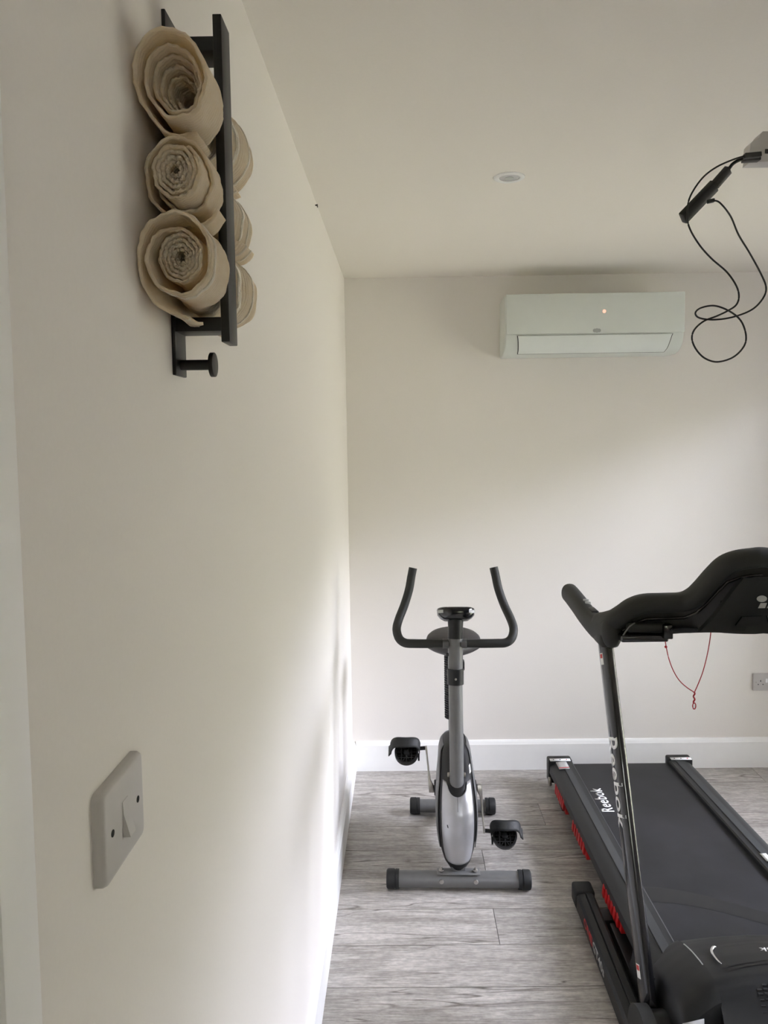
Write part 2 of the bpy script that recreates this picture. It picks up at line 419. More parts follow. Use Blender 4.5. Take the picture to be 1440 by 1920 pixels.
w2 = bpy.data.objects.new('fill_window', None); C.objects.link(w2); struct(w2); w2.location = (VX0, Y0-.08, VZ0)  # unseen window added behind the camera to let in soft fill light
def w2part(name, boxes, material):
    bm = bmesh.new()
    for a in boxes: box(bm, *a)
    return new_obj(name, bm, material, w2, smooth=False)
ww, wh = VX1-VX0, VZ1-VZ0
w2part('window_frame', [(0, ww, 0, .05, 0, .05), (0, ww, 0, .05, wh-.05, wh), (0, .05, 0, .05, .05, wh-.05), (ww-.05, ww, 0, .05, .05, wh-.05)], 'frame_grey')
w2part('window_pane', [(.05, ww-.05, .022, .028, .05, wh-.05)], 'glass')
bm = bmesh.new(); box(bm, -60, W+60, -60, Y0-.1, -.4, -.15); box(bm, W+.2, W+60, Y0-.1, 50, -.4, -.15); struct(new_obj('ground', bm, 'lawn', smooth=False))
bm = bmesh.new(); box(bm, W+3.6, W+3.75, -20, 20, -.15, 2.35)  # unseen barrier added outside, its height set to cut off the low sky
fe = struct(new_obj('low_sky_blocker', bm, 'sky_blocker', smooth=False))

# small dark nail head where the left wall meets the ceiling
bm = bmesh.new(); disc(bm, (.004, 2.396, 2.383), (1, 0, 0), .0022, .008, 10); sweep(bm, [(.006, 2.396, 2.386), (.007, 2.396, 2.376)], .0015, 8)
tag(new_obj('nail', bm, 'black_metal'), 'tiny dark nail high on the left wall just under the ceiling', 'nail')

# ------------------------------------------------------------------ towel rack
RY = .865                                # near face of the uprights
rack = empty('towel_rack', 'black flat-bar metal towel rack on the left wall holding three cream towel rolls', 'towel rack', (0, RY, 1.72))
ri = Matrix.Translation((0, -RY, -1.72))
def rpart(name, bb, bev=.0008):
    bm = bmesh.new(); box(bm, *bb, bev, 2, ri); return new_obj(name, bm, 'black_metal', rack)
rpart('wall_plate', (0, .0045, RY, RY+.042, 1.72, 2.132))
rpart('crossbar', (.0045, .0585, RY+.0, RY+.040, 2.085, 2.101))
rpart('crossbar', (.0045, .0585, RY+.0, RY+.040, 1.770, 1.786))
rpart('front_bar', (.0585, .0685, RY-.002, RY+.038, 1.757, 2.124))
bm = bmesh.new(); sweep(bm, [ri@Vector((.0045, RY+.02, 1.733)), ri@Vector((.040, RY+.02, 1.733))], .0062, 20)
hk = new_obj('hook', bm, 'black_metal', rack)
bm = bmesh.new(); disc(bm, ri@Vector((.0425, RY+.02, 1.733)), (1, 0, 0), .0145, .0055, 40, .0008)
new_obj('hook_knob', bm, 'black_metal', hk)

# ------------------------------------------------------------------ rolled towels
def sstep(a, b2, x):
    t = max(0, min(1, (x-a)/(b2-a))); return t*t*(3-2*t)
def make_towel(label, cz, rz, yn, yf, turns, nearf, end_angle, seed, tail=.0, rho=None, xc=.0405, rxe=.0375, flare=0, thick=.0036):
    N = int(turns*56); MV = 44
    rnd = random.Random(seed); ph = [rnd.random()*6 for _ in range(8)]
    rows = []
    for i in range(N+1):
        s = i/N
        th = end_angle - (1-s)*2*PI*turns
        row = []
        for j in range(MV+1):
            v = j/MV
            y0 = nearf(s, th) + .0010*math.sin(th*7+ph[0]) + .0008*math.sin(th*19+ph[1])
            y = y0 + (yf+.003*math.sin(th*5+ph[2])-y0)*v
            pin = sstep(RY-.026, RY-.001, y)*(1-sstep(RY+.040, yf-.045, y))*.999
            pin = max(0, min(1, pin))
            cx = xc*(1-pin)+.0308*pin; rx = rxe*(1-pin)+.0262*pin
            q = rho(s, v) if rho else (.10+.90*s)
            wob = .0008*math.sin(th*7+ph[3]+y*30)+.0005*math.sin(th*17+ph[4]+y*55)
            q += wob/.04*(1-.6*v)*(.5+.5*s)
            ca, sa = math.cos(th), math.sin(th)
            x = cx+rx*q*ca; z = cz+rz*q*sa
            # end cap flare
            x += flare*(1-sstep(0, .22, v))*s**6*(1 if ca < .3 else .4)*ca
            z -= tail*max(0, s-.9)*10*(1-v*.5)
            n = noise.noise(Vector((x*45, y*30+seed, z*45)))*(.0003+.0019*q**4)
            x += n*ca; z += n*sa
            lo = .0058; 
            if x < lo: x = lo+(x-lo)*.04
            pinb = sstep(RY-.012, RY-.003, y)*(1-sstep(RY+.040, RY+.055, y))
            hi = .0555+.05*(1-pinb)
            if x > hi: x = hi+(x-hi)*.04
            row.append(Vector((x, y, z)))
        rows.append(row)
    bm = bmesh.new(); o0 = Vector((.03, yn, cz))
    V = [[bm.verts.new(p-o0) for p in r] for r in rows]
    for i in range(N):
        for j in range(MV): bm.faces.new((V[i][j], V[i+1][j], V[i+1][j+1], V[i][j+1]))
    o = new_obj('rolled_towel', bm, 'towel', smooth=True, angle=180, recalc=False)
    o.location = o0; tag(o, label, 'towel', 'rolled towels in the wall rack')
    so = o.modifiers.new('thick', 'SOLIDIFY'); so.thickness = thick; so.offset = -1
    return o, rows
def add_hem(o, rows, jn, w=2, name='hem'):
    """woven border stitched round the open edge of a towel"""
    bm = bmesh.new(); N = len(rows)-1; i0 = int(N*.80)
    V = []
    for i in range(i0, N+1):
        cx = sum((r[jn].x for r in rows[-56:]))/56; cz = sum((r[jn].z for r in rows[-56:]))/56
        r = []
        for j in (jn, jn+w):
            p = rows[i][j]; d = Vector((p.x-cx, 0, p.z-cz)); d = d.normalized() if d.length else d
            r.append(bm.verts.new(p+d*.0030-o.location))
        V.append(r)
    for a, b2 in zip(V, V[1:]): bm.faces.new((a[0], b2[0], b2[1], a[1]))
    h = new_obj(name, bm, 'towel_band', o, angle=180)
    s = h.modifiers.new('t', 'SOLIDIFY'); s.thickness = .0034; s.offset = 0
    return h

# top: open mouth, layers sinking inwards
t1, rw = make_towel('cream towel roll with a wide open mouth, topmost in the black wall rack', 2.010, .0485, .745, 1.0, 5.3,
    lambda s, th: .748+.062*(1-s)+.010*(1+math.cos(th+.6))*.5+.030*sstep(.93, 1, s),
    -PI*.36, 3, rho=lambda s, v: .20+.56*s**.85+.13*sstep(.70, .84, s)+.13*sstep(.90, 1, s)*(1-.5*v), thick=.0032)
add_hem(t1, rw, 31, 1); add_hem(t1, rw, 38, 1)
t2, rw = make_towel('tightly wound cream towel roll in the middle of the black wall rack', 1.917, .0450, .765, 1.0, 6.3,
    lambda s, th: .764+.030*sstep(.70, .76, s)-.018*sstep(.84, .90, s)+.016*sstep(.94, 1, s)+.010*(1+math.cos(th+.9))*.5*sstep(.8, .9, s),
    -PI*.20, 11, rho=lambda s, v: .06+.76*s+.08*sstep(.84, .93, s)+.13*sstep(.93, 1, s)*(1-.6*v), thick=.0034)
add_hem(t2, rw, 32, 1); add_hem(t2, rw, 38, 1)
t3, rw = make_towel('cream towel roll with a loose corner hanging down, lowest in the black wall rack', 1.832, .0455, .752, 1.0, 6.2,
    lambda s, th: .768+.006*(1-s)-.018*sstep(.74, .82, s)+.014*(1+math.cos(th+.9))*.5*sstep(.78, .86, s)+.010*sstep(.95, 1, s),
    -PI*.47, 23, tail=.010, rho=lambda s, v: .07+.66*s+.20*sstep(.74, .84, s)+.14*sstep(.92, 1, s)*(1-.5*v), thick=.0033)
add_hem(t3, rw, 31, 1); add_hem(t3, rw, 38, 1); add_hem(t3, rw, 2, 1)

# ------------------------------------------------------------------ light switch
sy, sz = .6505, 1.304
sw = empty('light_switch', 'white single rocker light switch low on the left wall', 'light switch', (0, sy, sz))
bm = bmesh.new()
pr = rounded_rect(.096, .083, .006, 4)
lv = [(0, 1.0), (.006, 1.0), (.0095, .965), (.0105, .91)]
rings = [[bm.verts.new((h, a*s, b2*s)) for a, b2 in pr] for h, s in lv]
for a, b2 in zip(rings, rings[1:]):
    for k in range(len(pr)): bm.faces.new((a[k], a[(k+1) % len(pr)], b2[(k+1) % len(pr)], b2[k]))
bm.faces.new(rings[0][::-1]); bm.faces.new(rings[-1])
new_obj('faceplate', bm, 'white_plastic', sw, angle=50)
bm = bmesh.new()   # rocker: wedge tipped in at the top, proud at the bottom
prism(bm, [(.0100, .0155), (.0108, .0155), (.0116, .004), (.0170, -.0165), (.0100, -.0165)], -.0070, .0060, lambda a, b2, t: Vector((a, t, b2)))
bevel_all(bm, .0006)
new_obj('rocker', bm, 'white_plastic', sw)
for s in (-1, 1):
    bm = bmesh.new(); disc(bm, (.0106, s*.0305, 0), (1, 0, 0), .0032, .0006, 20); new_obj('screw', bm, 'dark_gap', sw)

# ------------------------------------------------------------------ wall socket on the back wall
so_ = empty('wall_socket', 'white double mains socket on the back wall at the right edge', 'socket', (2.036, D, .423))
bm = bmesh.new(); box(bm, -.073, .073, -.009, 0, -.043, .043, .004, 3); new_obj('faceplate', bm, 'white_plastic', so_)
for cx in (-.036, .036):
    bm = bmesh.new()
    box(bm, cx-.002, cx+.002, -.0095, -.0085, .002, .010); box(bm, cx-.014, cx-.009, -.0095, -.0085, -.013, -.009); box(bm, cx+.009, cx+.014, -.0095, -.0085, -.013, -.009)
    new_obj('pin_holes', bm, 'dark_gap', so_, smooth=False)
for cx in (-.008, .008):
    bm = bmesh.new(); box(bm, cx-.005, cx+.005, -.0125, -.0085, -.002, .018, .001); new_obj('rocker', bm, 'white_print', so_)
bm = bmesh.new(); disc(bm, (-.058, -.0092, 0), (0, 1, 0), .003, .0008, 16); new_obj('screw', bm, 'steel', so_)

# ------------------------------------------------------------------ recessed downlight
dl = empty('downlight', 'small round white recessed downlight in the ceiling', 'downlight', (.591, 2.222, H))
bm = bmesh.new()
prof = [(.046, 0), (.045, -.0022), (.041, -.004), (.034, -.0045), (.030, -.003), (.028, .006)]
n = 48; rings = [[bm.verts.new((r*math.cos(2*PI*k/n), r*math.sin(2*PI*k/n), z)) for k in range(n)] for r, z in prof]
for a, b2 in zip(rings, rings[1:]):
    for k in range(n): bm.faces.new((a[k], a[(k+1) % n], b2[(k+1) % n], b2[k]))
new_obj('trim_ring', bm, 'white_print', dl)
bm = bmesh.new(); disc(bm, (0, 0, -.0016), (0, 0, 1), .0285, .002, 40, .0005); new_obj('lens', bm, 'lens', dl)
bm = bmesh.new(); disc(bm, (0, 0, -.0032), (0, 0, 1), .013, .0015, 30, .0005); new_obj('bulb', bm, 'badge', dl)

# ------------------------------------------------------------------ air conditioner
AX0, AX1, AZ0, AZ1, AD = .737, 1.541, 2.010, 2.272, .200
ac = empty('air_conditioner', 'white wall-mounted air conditioner with a small orange light, high on the back wall', 'air conditioner', (AX0, D, AZ0))
w = AX1-AX0; h = AZ1-AZ0
def ac_prof(ins=0):
    # (depth towards room, height) : flat face, rounded lower front turning back to the wall
    return [(0, 0+ins), (.085, 0+ins), (.135, .006+ins), (.168-ins, .022), (.188-ins, .048), (.197-ins, .075), (AD-ins, .100), (AD-.002-ins, h-.012), (AD-.010, h-.003-ins), (AD-.03, h-ins), (0, h-ins)]
bm = bmesh.new()
prism(bm, ac_prof(), 0, w, lambda a, b2, t: Vector((t, -a, b2)))
es = [e for e in bm.edges if abs(e.verts[0].co.x-e.verts[1].co.x) < 1e-6]
bmesh.ops.bevel(bm, geom=es, offset=.008, segments=3, affect='EDGES', profile=.5)
new_obj('casing', bm, 'ac_plastic', ac, angle=40)
bm = bmesh.new(); box(bm, .004, w-.0, -AD-.006, -AD+.001, .086, h+.003, .003, 3); new_obj('front_panel', bm, 'ac_plastic', ac)
def ac_strip(u0, u1, v0, v1, off):
    """strip laid on the curved lower front; v in 0..1 along the curve"""
    cur = smooth_path([(0, -.135, .006), (0, -.168, .022), (0, -.188, .048), (0, -.197, .070), (0, -.2005, .082)], 6)
    def f(i, j):
        v = v0+(v1-v0)*j; p = cur[0]; t = v*(len(cur)-1); a = int(min(t, len(cur)-2)); p = cur[a].lerp(cur[a+1], t-a)
        q = cur[a+1]-cur[a]; nn = Vector((0, q.z, -q.y)).normalized(); nn = -nn if nn.y > 0 else nn
        sh = .018*(1-v)      # ends lean inwards at the bottom
        return Vector((u0+sh*.6+(u1-sh-u0-sh*.6)*i, p.y, p.z))+nn*off
    return f
bm = bmesh.new(); grid(bm, ac_strip(.052, w-.050, -0.0, .96, .0016), 2, 16); 
o = new_obj('flap_gap', bm, 'dark_gap', ac, angle=60)
bm = bmesh.new(); grid(bm, ac_strip(.0555, w-.0535, .045, .94, .0028), 2, 16); o = new_obj('air_flap', bm, 'ac_flap', ac, angle=60)
bm = bmesh.new()
for k, (dx, r) in enumerate(((-.0095, .0085), (.0, .010), (.0095, .0085))): disc(bm, (w/2+.008+dx, -AD-.0062-.0003*k, .098), (0, 1, 0), r, .001, 24)
new_obj('badge', bm, 'badge', ac)
bm = bmesh.new(); disc(bm, (1.180-AX0, -AD-.0062, 2.193-AZ0), (0, 1, 0), .0075, .001, 24); o = new_obj('indicator_light', bm, 'led', ac); o['label'] = 'small glowing orange indicator light'

# ------------------------------------------------------------------ projector, streaming stick and cable
pj = empty('projector', 'white ceiling projector cut off by the right edge of the photo', 'projector', (1.005, 1.283, 2.098))
bm = bmesh.new()
pts = [(-.150, -.002), (-.152, .010), (-.150, .026), (-.146, .031), (-.141, .034), (-.136, .036), (-.134, .042), (-.130, .046), (-.05, .047), (-.05, -.002)]
prism(bm, pts, -.012, .012, lambda a, b2, t: Vector((a, t, b2)))
bevel_all(bm, .002, 3, 12)
new_obj('side_cover', bm, 'white_plastic', pj)
bm = bmesh.new(); prism(bm, [(-.151, -.004), (-.06, -.004), (-.06, .007), (-.149, .007)], -.0145, .0145, lambda a, b2, t: Vector((a, t, b2))); bevel_all(bm, .002, 3, 12)
new_obj('base', bm, 'white_plastic', pj)
bm = bmesh.new(); box(bm, -.062, .150, -.085, .095, -.006, .060, .010, 4); new_obj('casing', bm, 'white_plastic', pj)
bm = bmesh.new()
for i in range(5): box(bm, .02+i*.02, .032+i*.02, -.0865, -.0845, .010, .045)
new_obj('vent', bm, 'badge', pj, smooth=False)
bm = bmesh.new(); disc(bm, (.05, .097, .026), (0, 1, 0), .020, .010, 30, .002); new_obj('lens', bm, 'gloss_black', pj)
bm = bmesh.new(); sweep(bm, [(.02, 0, .058), (.02, 0, .298)], .012, 20); disc(bm, (.02, 0, .300), (0, 0, 1), .05, .008, 32, .002); disc(bm, (.02, 0, .063), (0, 0, 1), .028, .008, 32, .002)
new_obj('ceiling_mount', bm, 'white_plastic', pj)
bm = bmesh.new(); box(bm, -.126, -.112, -.0128, -.0115, .010, .017); new_obj('usb_port', bm, 'dark_gap', pj, smooth=False)

CY = 1.255
def cs(p, y=CY):      # keep the apparent place while setting the hanging depth
    k = y/1.2; return Vector((.2667+(p[0]-.2667)*k, y, 1.6442+(p[1]-1.6442)*k))
st = empty('streaming_stick', 'black media streaming stick hanging on a short adapter from the ceiling projector', 'streaming stick', cs((.716, 1.983)))
def seg_box(bm, a, b2, w_, t_, bev=.001, tilt=0, both=True):
    a, b2 = Vector(a), Vector(b2); d = b2-a; L = d.length; d.normalize()
    x = d.cross(Vector((0, 1, 0))).normalized(); y = x.cross(d)
    R = Matrix((x, y, d)).transposed().to_4x4()
    m_ = Matrix.Translation(a) @ R @ Matrix.Rotation(tilt, 4, 'Z')
    return box(bm, -w_/2, w_/2, -t_/2, t_/2, 0, L, bev, 2, m_)
o0 = st.location.copy()
A, B_, E_ = cs((.716, 1.983))-o0, cs((.7665, 2.0345))-o0, cs((.788, 2.0585))-o0
bm = bmesh.new(); seg_box(bm, A, B_, .0115, .021, .002, math.radians(50)); new_obj('stick_body', bm, 'black_plastic', st)
bm = bmesh.new(); seg_box(bm, B_, E_, .010, .015, .0015, math.radians(50)); new_obj('adapter', bm, 'cable', st)
ad = smooth_path([E_, E_+Vector((.006, 0, .008)), cs((.801, 2.071))-o0, cs((.812, 2.0755))-o0])
bm = bmesh.new(); sweep(bm, ad, .0028, 10); new_obj('adapter_lead', bm, 'cable', st)
bm = bmesh.new(); seg_box(bm, cs((.810, 2.0735))-o0, cs((.836, 2.0745), CY+.0)-o0, .0085, .014, .001); new_obj('plug', bm, 'cable', st)

cbp = [(.812, 2.0785), (.795, 2.0735), (.770, 2.063), (.749, 2.048), (.733, 2.027), (.725, 2.008), (.724, 1.983), (.729, 1.965), (.744, 1.941), (.763, 1.920), (.787, 1.899), (.802, 1.878), (.807, 1.861),
       (.803, 1.847), (.790, 1.838), (.773, 1.830), (.752, 1.822), (.737, 1.809), (.733, 1.794), (.740, 1.777), (.754, 1.763), (.774, 1.757), (.799, 1.764), (.816, 1.781), (.819, 1.799), (.811, 1.821), (.794, 1.836),
       (.769, 1.846), (.747, 1.843), (.738, 1.835), (.745, 1.827), (.769, 1.824), (.799, 1.828), (.828, 1.839), (.845, 1.856), (.850, 1.873), (.842, 1.894), (.823, 1.928), (.805, 1.957), (.792, 1.986), (.775, 2.007), (.764, 2.011), (.757, 2.012)]
cw = empty('power_cable', 'long thin black power cable hanging in loops below the projector', 'cable', cs((.774, 1.757)))
pp = []
for i, p in enumerate(cbp):
    t = i/(len(cbp)-1); off = -.022+.008*math.sin(t*PI*3.0+.6)     # swings a little in depth so strands pass each other
    if i < 2: off = -.014
    if i > len(cbp)-3: off = -.012
    pp.append(cs(p, CY+off)-cw.location)
bm = bmesh.new(); sweep(bm, smooth_path(pp, 8), .00145, 10, roundcap=True); new_obj('lead', bm, 'cable', cw)
bm = bmesh.new(); seg_box(bm, cs((.812, 2.0785), CY-.014)-cw.location, cs((.838, 2.0805), CY-.014)-cw.location, .0075, .010, .001); new_obj('plug', bm, 'cable', cw)
bm = bmesh.new(); seg_box(bm, cs((.766, 2.011), CY-.013)-cw.location, cs((.755, 2.009), CY-.013)-cw.location, .006, .007, .001); new_obj('small_plug', bm, 'cable', cw)

# ------------------------------------------------------------------ exercise bike
BX, BY = .449, 2.60
bike = empty('exercise_bike', 'grey and black upright exercise bike standing by the back wall', 'exercise bike', (BX, BY, 0), math.radians(-1.6))
def bpart(name, bm, m_, parent=bike, **kw): return new_obj(name, bm, m_, parent, **kw)
def stabiliser(name, y, half, caplen, rc, rt):
    bm = bmesh.new(); sweep(bm, [(-half+caplen*.6, y, rc), (half-caplen*.6, y, rc)], rt, 28, up=Vector((0, 0, 1)))
    o = bpart(name, bm, 'grey_paint')
    for s in (-1, 1):
        bm = bmesh.new()
        prof = [(half, rc*.80), (half-.003, rc*.95), (half-.008, rc), (half-caplen*.62, rc), (half-caplen*.64, rc*.94), (half-caplen*.72, rc*.94), (half-caplen*.74, rc*.98), (half-caplen, rc*.97), (half-caplen, rt*.9)]
        n = 28; R = [[bm.verts.new((s*a, y+r*math.cos(2*PI*k/n), rc+r*math.sin(2*PI*k/n))) for k in range(n)] for a, r in prof]
        for a, b2 in zip(R, R[1:]):
            for k in range(n): bm.faces.new((a[k], a[(k+1) % n], b2[(k+1) % n], b2[k]))
        bm.faces.new(R[0]); bpart('foot_cap', bm, 'rubber', o)
    return o
fs = stabiliser('front_stabiliser', 0, .262, .046, .034, .0285)
stabiliser('rear_stabiliser', .535, .186, .044, .0345, .0275)
for s in (-1, 1):
    bm = bmesh.new(); disc(bm, (s*.062, -.027, .040), (0, -1, 0), .0085, .006, 20, .002); bpart('bolt', bm, 'steel', fs)
# mounting bracket with its two bolts
bm = bmesh.new(); box(bm, -.078, .078, -.022, .018, .0615, .0650, .0012)
for s in (-1, 1): pass
br = bpart('bracket', bm, 'grey_paint')
bm = bmesh.new(); box(bm, -.026, .026, .000, .18, .060, .080, .004); bpart('bracket_neck', bm, 'grey_paint', br)
for s in (-1, 1):
    bm = bmesh.new(); disc(bm, (s*.062, -.004, .070), (0, 0, 1), .009, .007, 20, .002); disc(bm, (s*.062, -.004, .077), (0, 0, 1), .004, .010, 12, .001); bpart('bolt', bm, 'steel', br)
# rear leg: frame tube from body to rear stabiliser
bm = bmesh.new(); sweep(bm, [(0, .33, .10), (0, .45, .07), (0, .535, .045)], .021, 18); bpart('rear_frame_tube', bm, 'grey_paint')

# body shell: horizontal slices (z, front y, back y, half width)
SL = [(.056, .020, .22, .026), (.063, .002, .28, .040), (.085, -.010, .34, .0545), (.12, -.018, .40, .064), (.16, -.022, .44, .070), (.20, -.022, .465, .0735), (.24, -.018, .475, .0745),
      (.28, -.008, .475, .0735), (.32, .012, .47, .070), (.352, .036, .46, .0655), (.375, .075, .445, .062), (.395, .130, .43, .060), (.415, .180, .41, .055), (.43, .205, .39, .047), (.437, .225, .37, .034)]
def slc(z):
    if z <= SL[0][0]: return SL[0][1:]
    for a, b2 in zip(SL, SL[1:]):
        if z <= b2[0]:
            t = (z-a[0])/(b2[0]-a[0]); return tuple(a[k]+(b2[k]-a[k])*t for k in (1, 2, 3))
    return SL[-1][1:]
def body_pt(z, a, off=0):
    """a: angle, 0 = front centre, + to the right"""
    f, bk, hw = slc(z); cy = f+min((bk-f)*.42, .13); 
    sa, ca = math.sin(a), math.cos(a); q = 2/2.5
    x = (hw+off)*math.copysign(abs(sa)**q, sa)
    ry = (cy-f+off) if ca > 0 else (bk-cy+off)
    return Vector((x, cy-ry*math.copysign(abs(ca)**q, ca), z))
bm = bmesh.new(); nA = 48; R = []
zs = []
for a, b2 in zip(SL, SL[1:]):
    for k in range(3): zs.append(a[0]+(b2[0]-a[0])*k/3)
zs.append(SL[-1][0])
for z in zs: R.append([bm.verts.new(body_pt(z, 2*PI*k/nA)) for k in range(nA)])
for a, b2 in zip(R, R[1:]):
    for k in range(nA): bm.faces.new((a[k], a[(k+1) % nA], b2[(k+1) % nA], b2[k]))
bm.faces.new(R[0][::-1]); bm.faces.new(R[-1])
body = bpart('body_shell', bm, 'black_plastic', angle=60)
# grey upper side shells, left and right, on the back half
for s in (-1, 1):
    def f(u, v, s=s):
        z = .13+.302*v; a0, a1 = 1.12, 2.9
        return body_pt(z, s*(a0+(a1-a0)*u), .0035)
    bm = bmesh.new(); grid(bm, f, 24, 18, flip=(s > 0))
    o = bpart('side_shell', bm, 'grey_shell', body, angle=60); so = o.modifiers.new('t', 'SOLIDIFY'); so.thickness = .003; so.offset = 0
# silver front panel
def panel_hw(z):
    P_ = [(.098, .034), (.106, .042), (.115, .0455), (.14, .0500), (.18, .0545), (.23, .0575), (.28, .0580), (.32, .0555), (.35, .0525), (.378, .049)]
    for a, b2 in zip(P_, P_[1:]):
        if z <= b2[0]: return a[1]+(b2[1]-a[1])*(z-a[0])/(b2[0]-a[0])
    return P_[-1][1]
def front_y(x, z, off):
    f, bk, hw = slc(z); cy = f+min((bk-f)*.42, .13); hw += off
    t = min(.995, abs(x)/hw); sa = t**(2.5/2); ca = math.sqrt(max(0, 1-sa*sa))
    return cy-(cy-f+off)*ca**.8
bm = bmesh.new()
def f(u, v):
    z = .099+(.366-.099)*v; x = panel_hw(z)*(2*u-1)
    # scoop at the top where the post drops in
    zz = z
    if v > .6: zz = z-.034*max(0, 1-(abs(x)/.036)**2)**.5*((v-.6)/.4)
    if v < .2: zz = z+.012*((abs(x)/.05)**2)*(.2-v)/.2
    return Vector((x, front_y(x, zz, .0045)-.0005, zz))
grid(bm, f, 40, 40)
pn = bpart('front_panel', bm, 'silver', body, angle=60); so = pn.modifiers.new('t', 'SOLIDIFY'); so.thickness = .003; so.offset = 0
# thin seam down the middle of the panel and the scuff
bm = bmesh.new()
sz0, sz1 = .29, .335
def f(u, v): z = sz0+(sz1-sz0)*v; x = .0006*(2*u-1); return Vector((x, front_y(x, z, .0045)-.0026, z))
grid(bm, f, 1, 10); bpart('panel_seam', bm, 'dark_gap', pn, smooth=False)
bm = bmesh.new(); x, z = -.0385, .235
def f(u, v): zz = z+.010*v; xx = x+.004*u-.002*v; return Vector((xx, front_y(xx, zz, .0045)-.0026, zz))
grid(bm, f, 2, 3); bpart('scuff', bm, 'dark_gap', pn, smooth=False)
# collar where post enters, main post, upper post
stem = [(0, .062, .318), (.001, .088, .50), (.001, .120, .745)]
bm = bmesh.new(); sweep(bm, [(0, .058, .300), (0, .066, .345)], .031, 28); bpart('post_collar', bm, 'black_plastic')
bm = bmesh.new(); sweep(bm, stem, .0262, 28); post = bpart('main_post', bm, 'grey_paint')
for s in (-1, 1):
    bm = bmesh.new(); disc(bm, (s*.029, .077, .388), (s, 0, 0), .0085, .010, 18, .002); bpart('bolt', bm, 'steel', post)
bm = bmesh.new(); sweep(bm, [(.001, .122, .750), (.002, .131, .81), (.003, .140, .885)], .0282, 28); bpart('upper_post', bm, 'grey_paint')
bm = bmesh.new(); sweep(bm, [(.001, .1165, .718), (.001, .1225, .775)], [(.0305, .0305), (.0315, .0315)], 28)
cl = bpart('clamp_collar', bm, 'black_plastic')
bm = bmesh.new(); box(bm, .022, .036, .125, .16, .765, .80, .004); box(bm, -.0, .02, .135, .175, .72, .79, .004); bpart('clamp_lever', bm, 'black_plastic', cl)
bm = bmesh.new(); disc(bm, (.001, .088, .745), (0, -1, .2), .0042, .004, 16, .001); bpart('screw', bm, 'steel', cl)
bm = bmesh.new(); disc(bm, (-.029, .1, .835), (-1, 0, 0), .006, .01, 16, .002); bpart('cable_port', bm, 'black_plastic', cl)
# handlebar
hl = [(-.155, .282, 1.128), (-.162, .276, 1.095), (-.172, .262, 1.044), (-.190, .240, .990), (-.212, .203, .940), (-.219, .175, .910), (-.209, .152, .882), (-.186, .142, .8675), (-.15, .138, .866), (-.09, .136, .866)]
bm = bmesh.new(); path = hl+[(0, .136, .866)]+[(-x_+.006, y_, z_) for x_, y_, z_ in hl[::-1]]
sp = smooth_path(path, 6)
sweep(bm, sp, [.0165 if abs(p.x) > .09 else .0150 for p in sp], 20, roundcap=False)
hb = bpart('handlebar', bm, 'matt_grey_plastic', angle=50)
for s in (-1, 1):
    bm = bmesh.new(); box(bm, s*.033-.011, s*.033+.011, .112, .122, .858, .878, .002)
    sweep(bm, [(s*.024, .136, .866), (s*.045, .136, .866)], .0175, 18); bpart('clamp_plate', bm, 'steel' if False else 'grey_shell', hb)
# console and its neck
bm = bmesh.new(); sweep(bm, [(.003, .141, .868), (.004, .146, .93), (.005, .157, .968)], [(.0285, .0285), (.0285, .0285), (.031, .031)], 24, up=Vector((0, 1, 0))); bpart('console_neck', bm, 'black_plastic')
cm = Matrix.Translation((.006, .165, .974)) @ Matrix.Rotation(math.radians(-19), 4, 'X')
bm = bmesh.new()
def ell(rx, ry, z, n=48, p=2.6): return [bm.verts.new(cm@Vector((rx*math.copysign(abs(math.cos(a))**(2/p), math.cos(a)), ry*math.copysign(abs(math.sin(a))**(2/p), math.sin(a)), z))) for a in [2*PI*k/n for k in range(n)]]
R = [ell(.044, .030, -.028), ell(.060, .044, -.020), ell(.070, .053, -.008), ell(.072, .054, .012), ell(.069, .052, .018), ell(.060, .044, .021)]
for a, b2 in zip(R, R[1:]):
    for k in range(48): bm.faces.new((a[k], a[(k+1) % 48], b2[(k+1) % 48], b2[k]))
bm.faces.new(R[0][::-1]); bm.faces.new(R[-1]); cn = bpart('console', bm, 'gloss_black', angle=50)
for s in (-1, 1):
    bm = bmesh.new()
    def f(u, v, s=s):
        a = -PI/2+s*(.62+.62*u); p = 2/2.6
        return cm@Vector(((.0727)*math.copysign(abs(math.cos(a))**p, math.cos(a)), .0547*math.copysign(abs(math.sin(a))**p, math.sin(a)), -.002+.011*v))
    grid(bm, f, 8, 1); o = bpart('silver_inset', bm, 'grey_print', cn); o['label'] = 'pale silver inset on the console edge'
# seat post, ribbed inner post and saddle
bm = bmesh.new(); sweep(bm, [(.010, .455, .36), (.010, .455, .47)], .027, 24); sp_ = bpart('seat_post', bm, 'grey_paint')
bm = bmesh.new(); sweep(bm, [(.010, .455, .46), (.010, .455, .735)], .026, 20)
for k in range(28):
    z = .463+k*.0098; disc(bm, (.002, .455, z), (0, 0, 1), .0345, .0040, 20)
bpart('ribbed_seat_tube', bm, 'black_plastic', sp_)
bm = bmesh.new(); 
def seat_pt(a, t):
    # a around outline, t 0..1 bottom to top
    ca, sa = math.cos(a), math.sin(a)
    y = .465+.135*sa; nose = max(0, -sa)
    rx = (.118-.062*nose**1.6)
    x = .008+rx*ca
    prof = [(0, .80, .0), (.3, .97, .012), (.55, 1.0, .030), (.8, .93, .055), (1, .60, .068)]
    for p0, p1 in zip(prof, prof[1:]):
        if t <= p1[0]+1e-9:
            k = (t-p0[0])/(p1[0]-p0[0]); s = p0[1]+(p1[1]-p0[1])*k; hz = p0[2]+(p1[2]-p0[2])*k; break
    return Vector((.008+(x-.008)*s, .465+(y-.465)*s, .748+hz+.010*max(0, sa)))
